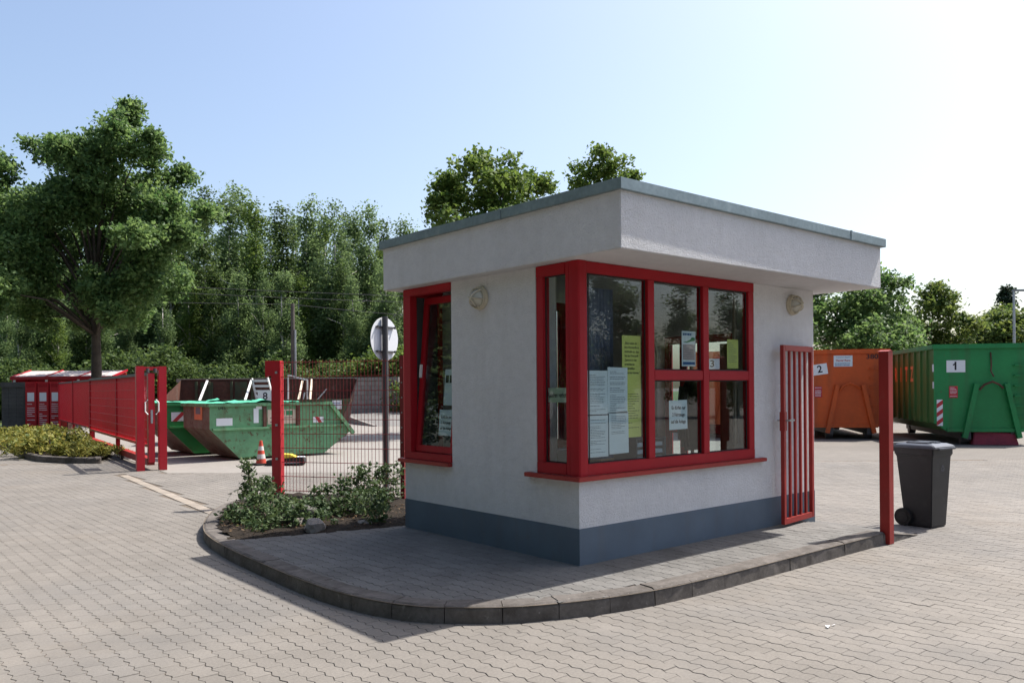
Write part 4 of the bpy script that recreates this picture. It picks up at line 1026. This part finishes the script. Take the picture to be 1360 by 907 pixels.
MB().box(-.02, -.004, -.005, .12, 1.95, 2.15).box(-.02, -.004, -.005, .10, 1.5, 1.68).build('side_label', M['plate'], g1)
tp = MB(); r_ = random.Random(2)
base_ = [(-.50, -.02), (.60, -.08), (.70, .5), (-.45, .55)]
tp.v = [(x, y, .0) for x, y in base_]+[(x*.93+r_.uniform(-.03, .03), y+.06, .34+r_.uniform(-.05, .02)) for x, y in base_]
tp.f = [(0, 1, 5, 4), (1, 2, 6, 5), (2, 3, 7, 6), (3, 0, 4, 7), (4, 5, 6, 7)]
o = tp.build('red_tarp', M['redtarp'], bevel=.02); o.location = G+Vector((math.cos(crot), math.sin(crot), 0))*1.42+Vector((0, 0, .0)); o.rotation_euler = (0, 0, crot)
tag(o, 'dark red tarpaulin bundle stuffed under the green container', 'tarpaulin')
Q = pt(1180, 24.3)-Vector((math.cos(crot), math.sin(crot), 0))*2.45
g2 = roll_container('orange roll-off container number 2 between kiosk and red post', Q, crot, M['orange'], M['orange'], number='2')
def tiltplate(par, x0, x1, z0, z1, ch, size, rot):
    c = Vector(((x0+x1)/2, 0, (z0+z1)/2)); b = MB().box(x0, x1, -.012, -.004, z0, z1).mesh('number_plate', M['plate'])
    b.transform(Matrix.Translation(c) @ Matrix.Rotation(-rot, 4, 'Y') @ Matrix.Translation(-c)); q = link('number_plate', b, par)
    lettering(ch, size, M['ink'], q, face_y(c.x, -.014, c.z, rot), bold=.006)
tiltplate(g2, .30, .74, 1.93, 2.25, '2', .30, R(8))
pl_ = MB().box(.92, 1.45, -.012, -.004, 2.17, 2.50).build('company_plate', M['white'], g2)
lettering('Container-Dienst', .055, M['inkblue'], pl_, face_y(1.185, -.014, 2.445)); lettering('Daniel Renz', .085, M['inkred'], pl_, face_y(1.185, -.014, 2.35), bold=.002)
textlines(pl_, .95, 1.42, 2.18, 2.29, -.013, 2, 8, M['inkblue'], .45)
lettering('3806', .20, M['ink'], g2, face_y(2.06, -.006, 2.45), bold=.003, sx=1.15)
MB().box(.36, .58, -.012, -.004, 1.25, 1.58).build('red_notice', M['inkred'], g2); textlines(g2, .38, .56, 1.27, 1.56, -.013, 7, 4, M['plate'], .4)
Q3 = Q-Vector((math.cos(crot), math.sin(crot), 0))*3.25
g3 = roll_container('orange roll-off container number 3 glimpsed through the kiosk windows', Q3, crot, M['orange'], M['orange'], number='3')
tiltplate(g3, .40, .84, 2.14, 2.46, '3', .30, 0)

# ------------------------------------------------------------------ vegetation
def leaf_mesh(name, P, size, mat, rng, upbias=.35, aspect=.62):
    n = len(P); nrm = rng.normal(0, 1, (n, 3)); nrm[:, 2] = np.abs(nrm[:, 2])+upbias; nrm /= np.linalg.norm(nrm, axis=1)[:, None]
    t = rng.normal(0, 1, (n, 3)); t -= nrm*(t*nrm).sum(1)[:, None]; t /= np.linalg.norm(t, axis=1)[:, None]; b = np.cross(nrm, t)
    sz = (size*rng.uniform(.6, 1.35, n))[:, None]
    V = np.stack([P-t*sz*.5, P+b*sz*aspect*.5-nrm*sz*.08, P+t*sz*.5, P-b*sz*aspect*.5-nrm*sz*.08], 1).reshape(-1, 3)
    me = bpy.data.meshes.new(name); me.vertices.add(4*n); me.vertices.foreach_set('co', V.ravel().astype(np.float32))
    me.loops.add(4*n); me.loops.foreach_set('vertex_index', np.arange(4*n, dtype=np.int32))
    me.polygons.add(n); me.polygons.foreach_set('loop_start', np.arange(0, 4*n, 4, dtype=np.int32))
    me.polygons.foreach_set('use_smooth', np.zeros(n, bool)); me.materials.append(mat); me.update(calc_edges=True); return me
def clump_points(lobes, per_m3, n_leaf, cr, rng, shell=.45, flat=1.0):
    out = []
    for (c, r) in lobes:
        r = np.array(r if hasattr(r, '__len__') else (r, r, r)); k = max(6, int(per_m3*r.prod()**(2/3)*4))
        d = rng.normal(0, 1, (k, 3)); d /= np.linalg.norm(d, axis=1)[:, None]
        rad = shell+(1-shell)*rng.uniform(0, 1, k)**.6
        cc = np.array(c)+d*r*rad[:, None]
        q = cc[:, None]+np.clip(rng.normal(0, 1, (k, n_leaf, 3)), -1.6, 1.6)*np.array([cr, cr, cr*.7*flat])*rng.uniform(.6, 1.3, (k, 1, 1))
        out.append(q.reshape(-1, 3))
    return np.concatenate(out)
def trunk_mesh(name, h, r0, r1, limbs, mat, rng, lean=(0, 0)):
    m = MB(); pts = [(lean[0]*t*h+rng.normal(0, .04)*t, lean[1]*t*h+rng.normal(0, .04)*t, h*t) for t in np.linspace(0, 1, 7)]
    rad = list(np.linspace(r0, r1, 7)); rad[0] *= 1.25
    m.tube(pts, rad, 10)
    for (z, tip, r) in limbs:
        t = min(1, z/h); a = Vector((lean[0]*z, lean[1]*z, z)); b = Vector(tip); mid = a.lerp(b, .5)+Vector((0, 0, .12*(b-a).length))
        m.tube([a, a.lerp(mid, .5)+Vector((0, 0, .03)), mid, mid.lerp(b, .6), b], [r, r*.8, r*.6, r*.35, r*.12], 7)
    return m.mesh(name, mat, smooth=True, fix=False)
def tree(name, label, loc, lobes, mat, rng, trunk_h, r0, leaf=.2, per=7, nl=26, cr=.34, cat='tree', group=None, bark=M['bark'], rotz=0, shell=.45):
    t = thing(name, label, cat, loc, rotz, group)
    limbs = []
    for (c, r) in lobes:
        if max(r) < .55 and len(lobes) > 20: continue
        z = max(trunk_h*.55, min(trunk_h*.98, c[2]*.55)); limbs.append((z, c, r0*.26))
    link('trunk', trunk_mesh('trunk', trunk_h, r0, r0*.45, limbs, bark, rng), t)
    link('crown', leaf_mesh('crown', clump_points(lobes, per, nl, cr, rng, shell), leaf, mat, rng), t)
    return t

# big maple on the left, lobes read from its outline
rng = np.random.default_rng(11)
dM = 37.0; px = dM/FOC; mb = pt(128, dM)
def lobes_px(L, d, u0, hz, rng, depth, shrink=.9, ragged=3):
    k = d/FOC; out = []
    for (u, v, r, *dd) in L:
        dep = dd[0] if dd else rng.uniform(-depth, depth)
        c = np.array(((u-u0)*k, dep, 1.6+(hz-v)*k)); rr = r*k*shrink
        out.append((tuple(c), (rr, rr*1.1, rr*.88)))
        for q in range(ragged):                      # twigs standing out of the bough
            a = rng.normal(0, 1, 3); a[2] = abs(a[2])*1.1; a /= np.linalg.norm(a)
            out.append((tuple(c+a*rr*rng.uniform(.95, 1.2)), (rr*rng.uniform(.14, .28),)*3))
    return out
ML = [(150, 245, 44), (195, 248, 42), (130, 225, 34), (172, 205, 42), (168, 163, 20, 0), (175, 145, 8, 0), (100, 200, 38), (75, 205, 24), (213, 212, 30), (232, 225, 16), (56, 262, 40), (22, 290, 46), (120, 262, 46), (182, 275, 48), (232, 285, 36), (262, 280, 24),
      (40, 330, 50), (105, 330, 48), (165, 335, 48), (215, 335, 40), (250, 315, 26), (-20, 330, 46), (-40, 370, 45), (5, 378, 40), (60, 385, 42), (110, 385, 36), (160, 395, 38), (200, 385, 34), (178, 425, 20), (85, 420, 24), (30, 415, 26), (-60, 300, 40), (-5, 262, 36), (28, 245, 30), (-15, 300, 44), (70, 300, 44)]
ML2 = lobes_px(ML, dM, 128, 519, rng, 2.4, .76)
MLb = [((c[0]*.8, c[1]+3.0*s_, c[2]-.5), tuple(np.array(r)*1.0)) for (c, r), s_ in zip(ML2[40:108:8], [1, -1]*9)]
tree('maple_tree', 'tall dark green broadleaf tree on the left above the red fence', mb, ML2+MLb, M['leaf_maple'], rng, 7.5, .27, leaf=.20, per=12, nl=42, cr=.26, rotz=ang(0))

# trees behind the kiosk
rng = np.random.default_rng(12)
dK = 30.0
tree('oak_tree', 'bright green broadleaf tree rising behind the kiosk roof left of its corner', pt(645, dK), lobes_px([(628, 232, 20), (655, 232, 26), (603, 250, 26), (640, 262, 34), (700, 252, 28), (672, 262, 28), (580, 275, 20), (606, 285, 30), (650, 295, 36), (700, 290, 30), (615, 330, 40), (680, 330, 45), (640, 370, 45), (598, 240, 9), (722, 246, 12)], dK, 645, 516, rng, 1.4), M['leaf_light'], rng, 5.5, .2, leaf=.20, per=8, nl=22, cr=.24, rotz=ang(0), shell=.3)
dK = 42.0
tree('crown_tree', 'distant round treetop just above the roof corner of the kiosk', pt(800, dK), lobes_px([(795, 232, 22), (775, 245, 18), (815, 240, 18), (840, 238, 7), (800, 260, 34), (780, 290, 40), (830, 290, 40), (800, 340, 50)], dK, 800, 515, rng, 1.5), M['leaf_light'], rng, 7, .2, leaf=.22, per=8, nl=22, cr=.28, rotz=ang(0), shell=.35)
# right-hand trees
dR = 38.0
tree('maple_tree', 'leafy green tree behind the orange container right of the kiosk', pt(1140, dR), lobes_px([(1175, 362, 16), (1165, 385, 28), (1195, 385, 22), (1120, 405, 32), (1150, 420, 36), (1190, 420, 34), (1098, 400, 18), (1095, 440, 26), (1130, 450, 34), (1180, 455, 34), (1215, 440, 24), (1060, 420, 34), (1040, 440, 34), (1140, 475, 45)], dR, 1140, 512, rng, 2.0), M['leaf_maple'], rng, 3.4, .2, leaf=.22, per=9, nl=24, cr=.26, rotz=ang(0))
tree('lime_tree', 'yellowish green rounded tree behind the green container', pt(1235, 42), lobes_px([(1238, 398, 18), (1225, 415, 24), (1258, 420, 22), (1268, 440, 18), (1235, 445, 32), (1260, 460, 24), (1205, 455, 26), (1235, 480, 40)], 42, 1235, 511.5, rng, 1.6), M['leaf_lime'], rng, 3.2, .17, leaf=.22, per=9, nl=24, cr=.27, rotz=ang(0))
tree('lime_tree', 'rounded pale green tree at the far right edge beside the street lamp', pt(1325, 55), lobes_px([(1325, 432, 18), (1345, 425, 22), (1308, 445, 16), (1330, 455, 28), (1365, 440, 26), (1350, 470, 34), (1310, 465, 18)], 55, 1325, 511, rng, 2), M['leaf_lime'], rng, 3.4, .18, leaf=.28, per=8, nl=22, cr=.34, rotz=ang(0))
cl = []
for k in range(9):
    z = 2.5+k*.82; rr = 2.0*(1-k/9.5)+.15
    for a in range(5): cl.append(((rr*.6*math.cos(a*1.26+k), rr*.6*math.sin(a*1.26+k), z), (rr*.5, rr*.5, .42)))
tree('conifer_tree', 'dark spruce top behind the street lamp at the right edge', pt(1338, 66), cl, M['leaf_conifer'], rng, 9.4, .16, leaf=.26, per=9, nl=18, cr=.20)

# birch wood
rng = np.random.default_rng(21)
variants = []
for v_ in range(5):
    Hb = 15.0; lob = []
    for k in range(26):
        t = rng.uniform(0.0, 1); z = 1.6+(Hb-2.2)*t
        R_ = (2.1 if v_ % 2 else 1.7)*(1-.72*max(0, t-.35)/.65)*(.55+.45*min(1, t/.3))
        a = rng.uniform(0, 6.28); rr = R_*rng.uniform(.1, .75)
        lob.append(((rr*math.cos(a), rr*math.sin(a), z), (R_*.42, R_*.42, R_*.6)))
    lob.append(((rng.normal(0, .2), rng.normal(0, .2), Hb-.2), (.42, .42, .8)))
    P = clump_points(lob, 12, 30, .30, rng, .3, 1.9)
    cm = leaf_mesh('crown', P, .185, [M['leaf_birch'], M['leaf_birch'], M['leaf_light'], M['leaf_birch'], M['leaf_dark']][v_], rng, .1)
    tm = trunk_mesh('trunk', 13.0, .15, .03, [(3+1.2*k, (rng.normal(0, 1.2), rng.normal(0, 1.2), 5+1.2*k), .05) for k in range(6)], M['birch'], rng, (rng.normal(0, .015), rng.normal(0, .015)))
    variants.append((cm, tm))
def birch(u, d, top_v, vi, k):
    t = thing('birch_tree', 'tall tree in the back rows of the wood' if d > 67 else ('pale-trunked birch among the wood behind the skips' if d > 55.5 else 'short young tree at the front of the wood'), 'tree', pt(u, d, -.05), rng.uniform(0, 6.28), 'birch wood behind the yard')
    h = 1.6+(518-top_v)*d/FOC; s = h/15.2
    t.scale = (s*rng.uniform(.95, 1.45), s*rng.uniform(.95, 1.45), s)
    link('trunk', variants[vi][1], t); link('crown', variants[vi][0], t)
tops = [(-40, 300), (-5, 330), (30, 320), (65, 300), (100, 290), (150, 300), (190, 290), (225, 285), (250, 262), (275, 258), (300, 262), (318, 258), (338, 272), (358, 300), (375, 282), (395, 290), (412, 274), (430, 292), (445, 280), (460, 292), (475, 286), (492, 284), (508, 330), (530, 340), (560, 330)]
for k, (u, v) in enumerate(tops):
    birch(u+rng.uniform(-4, 4), rng.uniform(56, 66), v, k % 5, k)
for k in range(24):
    birch(-40+26*k+rng.uniform(-12, 12), rng.uniform(68, 76), rng.uniform(288, 320), (k*3+1) % 5, k)
for k in range(18):
    birch(-30+34*k+rng.uniform(-12, 12), rng.uniform(50, 55), rng.uniform(350, 395), (k*2+1) % 5, k)
# undergrowth along the wood's edge
shr_v = []
for v_ in range(3):
    lob = [((rng.normal(0, .9), rng.normal(0, .6), rng.uniform(.5, 2.2)), (rng.uniform(.7, 1.1),)*3) for _ in range(9)]
    shr_v.append((leaf_mesh('foliage', clump_points(lob, 14, 28, .24, rng, .4), .15, M['leaf_dark'] if v_ else M['leaf_light'], rng),
                  MB().tube([(0, 0, 0), (.1, 0, .6), (.2, .1, 1.4)], [.06, .05, .03], 6).tube([(0, 0, 0), (-.3, .1, .7), (-.5, .1, 1.5)], [.05, .04, .02], 6).mesh('stem', M['bark'])))
def shrub(u, d, s, vi, label, group):
    t = thing('shrub', label, 'shrub', pt(u, d), rng.uniform(0, 6.28), group); t.scale = (s*1.15, s*1.15, s)
    link('stem', shr_v[vi][1], t); link('foliage', shr_v[vi][0], t)
for k in range(34):
    shrub(-50+20*k+rng.uniform(-12, 12), rng.uniform(46.5, 54), rng.uniform(.6, 1.45), int(rng.integers(1, 3)), 'dense dark green undergrowth shrub at the edge of the wood', 'undergrowth at the edge of the wood')
for (u, d, s, lab) in ((500, 47, 1.15, 'sunny green shrub behind the round sign'), (535, 46, 1.3, 'sunny green shrub right of the round sign'), (470, 48, 1.0, 'sunny green shrub left of the round sign above the block wall')):
    shrub(u, d, s, 0, lab, 'sunny shrubs above the block wall')
# unseen wood on the left: mirrored in the side windows, added to block sky light
def wood_tree(loc, s, vi):
    t = thing('wood_tree', 'tree of the wood left of the picture, mirrored in the kiosk side windows', 'tree', loc, rng.uniform(0, 6.28), 'trees left of the picture')
    t.scale = (s*1.5, s*1.5, s); link('trunk', variants[vi][1], t); link('crown', variants[vi][0], t)
for k in range(26):
    wood_tree((-13.5-4.5*(k % 2)+rng.uniform(-1, 1), -24+2.3*k+rng.uniform(-.7, .7), -.05), rng.uniform(.9, 1.1), (k % 2)*2+(k % 3 == 0))
for k in range(13):  # unseen trees added to darken the reflections in the front panes
    t = thing('reflection_tree', 'unseen tree added behind the camera to darken the kiosk front panes', 'tree', (6+4.2*k*.8+rng.uniform(-1, 1), -31+1.3*k+rng.uniform(-1.5, 1.5), -.05), rng.uniform(0, 6.28), 'added trees darkening the front panes')
    s = rng.uniform(.5, .72); t.scale = (s*1.9, s*1.9, s); link('trunk', variants[k % 5][1], t); link('crown', variants[k % 5][0], t)
# far hedge to the right so that the horizon is closed
for k in range(9):
    shrub(1010+48*k, rng.uniform(60, 64), 1.5, int(rng.integers(0, 3)), 'distant shrub in the hedge line behind the containers', 'hedge behind the containers')

# shrubs on the island
rng = np.random.default_rng(31)
def bed_shrub(label, loc, lobes, mat, leaf=.055, per=120, nl=18, cr=.05, group=None):
    t = thing('bed_shrub', label, 'shrub', loc, 0, group)
    m = MB()
    for (c, r) in lobes:
        m.tube([(c[0]*.3, c[1]*.3, 0), (c[0]*.7, c[1]*.7, c[2]*.5), c], [.012, .008, .003], 5)
    link('twigs', m.mesh('twigs', M['bark'], fix=False), t)
    link('foliage', leaf_mesh('foliage', clump_points(lobes, per, nl, cr, rng, .35), leaf, mat, rng), t)
bed_shrub('sunlit leafy shrub with two upright shoots at the left kerb end', (-.98, 3.72, .13), [((-.22, -.02, .10), (.22, .24, .13)), ((.02, -.28, .11), (.27, .22, .14)), ((.20, .05, .14), (.25, .27, .16)), ((-.10, .30, .18), (.22, .26, .19)), ((.03, .62, .25), (.22, .24, .20)), ((.38, -.12, .09), (.22, .24, .11)),
    ((-.06, .62, .46), (.06, .06, .14)), ((-.06, .64, .58), (.04, .04, .09)), ((.20, .66, .42), (.06, .06, .13)), ((.28, .72, .28), (.13, .14, .14)), ((-.28, .42, .10), (.15, .28, .10)), ((.55, .12, .06), (.24, .2, .08)), ((.5, .5, .08), (.22, .24, .09)), ((-.3, -.25, .05), (.18, .2, .07)), ((.3, -.42, .05), (.2, .14, .07))], M['leaf_bush'])
bed_shrub('low dark shrub in the shade between mesh fence and kiosk', (-.05, 3.75, .13), [((-.38, .02, .12), (.24, .22, .14)), ((.02, .0, .15), (.28, .24, .17)), ((.36, .05, .17), (.27, .24, .19)), ((-.1, .28, .17), (.26, .22, .18)), ((.33, .36, .32), (.13, .13, .18)), ((.32, .36, .48), (.10, .10, .12)), ((.62, .25, .24), (.20, .20, .20)), ((.70, .3, .42), (.17, .17, .14)), ((.08, .28, .34), (.06, .06, .13))], M['leaf_bush'])
bed_shrub('small dark shrub tight against the kiosk back corner', (-.12, 2.98, .13), [((0, 0, .12), (.15, .14, .14)), ((.05, .2, .2), (.16, .16, .18))], M['leaf_bush'])
# yellow ground cover along the gate bed (each a low bush)
rng = np.random.default_rng(41)
gvar = []
for v_ in range(3):
    lob = [((rng.normal(0, .35), rng.normal(0, .35), rng.uniform(.08, .28)), (.30, .30, .17)) for _ in range(7)]
    gvar.append(leaf_mesh('foliage', clump_points(lob, 34, 16, .07, rng, .4), .085, M['leaf_yellow'], rng))
gst = MB().tube([(0, 0, 0), (.05, 0, .3)], [.02, .01], 5).mesh('stem', M['bark'])
for k, (u, d) in enumerate([(8, 25.5), (22, 23.5), (34, 21.8), (44, 24.0), (50, 20.8), (60, 22.4), (66, 20.2), (76, 21.4), (82, 19.8), (92, 20.8), (98, 19.4), (110, 20.0), (116, 19.0), (126, 19.3), (135, 19.4), (30, 25.0), (56, 25.5), (72, 24)]):
    t = thing('golden_shrub', 'low yellow-green shrub in the kerbed bed before the red fence', 'shrub', pt(u, d, .09), rng.uniform(0, 6.28), 'golden ground-cover shrubs')
    s = rng.uniform(.8, 1.2)*(1.15 if u < 80 else .75); t.scale = (s, s, s)
    link('stem', gst, t); link('foliage', gvar[k % 3], t)
# dead leaves and twigs on the soil
rl = np.random.default_rng(51); LPt = np.stack([rl.uniform(-1.6, .9, 900), rl.uniform(2.75, 5.6, 900), np.full(900, .165)], 1)
LPt = LPt[inside(island_poly, LPt[:, 0], LPt[:, 1]) & (LPt[:, 1] > bed_line(LPt[:, 0])+.03) & ~((LPt[:, 0] > -.05) & (LPt[:, 1] < 2.75)) & (kerb_dist(LPt[:, 0], LPt[:, 1]) > .16)]
M['deadleaf'] = leafmat('dead_leaves', (.05, .03, .015), (.16, .10, .05), .1)
ll = stuff(link('leaf_litter', leaf_mesh('leaf_litter', LPt, .035, M['deadleaf'], rl, 2.5))); ll['label'] = 'scattered dead leaves on the soil of the planting bed'; ll['category'] = 'leaf litter'
# rocks and litter on the bed
def rock(label, loc, s, seed):
    bm = bmesh.new(); bmesh.ops.create_icosphere(bm, subdivisions=2, radius=1); r_ = random.Random(seed)
    for v in bm.verts: v.co = Vector((v.co.x*s[0], v.co.y*s[1], v.co.z*s[2]))*(1+r_.uniform(-.16, .16))
    me = bpy.data.meshes.new('rock'); bm.to_mesh(me); bm.free(); me.materials.append(M['stone'])
    tag(link('rock', me, None, loc, r_.uniform(0, 3)), label, 'rock')
rock('pointed grey rock at the edge of the planting bed', (-.86, 3.05, .16), (.13, .10, .10), 1)
rock('small rock behind the pointed one in the planting bed', (-.85, 3.42, .15), (.10, .08, .07), 2)
rock('flat pale stone lying in the shade near the kiosk corner', (-.28, 3.02, .15), (.09, .05, .035), 3)
bx = MB().prism([(-.16, 0), (.16, 0), (.16, .16), (-.16, .22)], 'y', -.14, .14).build('electric_box', M['blockdark'], None, bevel=.01, loc=(-.72, 3.65, .12), rotz=R(-35)); tag(bx, 'small dark box half hidden beside the leafy shrub', 'box')
lt = MB().poly([(0, 0, .004), (.05, .01, .012), (.055, .03, .006), (.01, .025, .014)], [(0, 1, 2, 3)]).poly([(.06, .01, .004), (.10, .0, .01), (.11, .015, .005)], [(0, 1, 2)]).build('litter_scrap', M['plate']); lt.location = (.25, -2.05, .002)
tag(lt, 'tiny white scrap of litter on the paving right of centre', 'litter')

# ------------------------------------------------------------------ poles, wires, lamp
pp = thing('utility_pole', 'thin dark utility pole standing before the wood', 'pole', pt(389.5, 45), ang(0))
MB().tube([(0, 0, 0), (0, 0, 6.35)], [.13, .10], 10).build('shaft', M['pole'], pp)
MB().tube([(.14, -.05, 0), (.14, -.05, 4.9)], .06, 8).build('conduit', M['steel'], pp)
def wire(label, a, b, sag):
    n = 24; m = MB().tube([a.lerp(b, k/n)-Vector((0, 0, sag*4*(k/n)*(1-k/n))) for k in range(n+1)], .014, 5)
    tag(m.build('overhead_wire', M['darksteel']), label, 'wire', 'overhead wires before the wood')
zat = lambda v, d, hz=518: 1.6+(hz-v)*d/FOC
wire('lowest overhead wire, left of the utility pole', pt(-120, 45, zat(389, 45)), pt(389.5, 45, 6.3), .05)
wire('lowest overhead wire, right of the utility pole', pt(389.5, 45, 6.3), pt(600, 45, zat(425, 45)), .05)
wire('topmost overhead wire crossing in front of the wood', pt(150, 44, zat(374, 44)), pt(600, 44, zat(397, 44)), .06)
wire('middle overhead wire just under the topmost one', pt(150, 44.3, zat(381, 44)), pt(600, 44.3, zat(404, 44)), .08)
sl = thing('street_lamp', 'slim grey street lamp with flat head at the right edge', 'street lamp', pt(1347.5, 45), ang(0))
MB().tube([(0, 0, 0), (0, 0, 6.75)], [.09, .055], 10).build('shaft', M['steel'], sl)
MB().box(-.06, .75, -.12, .12, 6.70, 6.80).build('lamp_head', M['grey'], sl, bevel=.02)
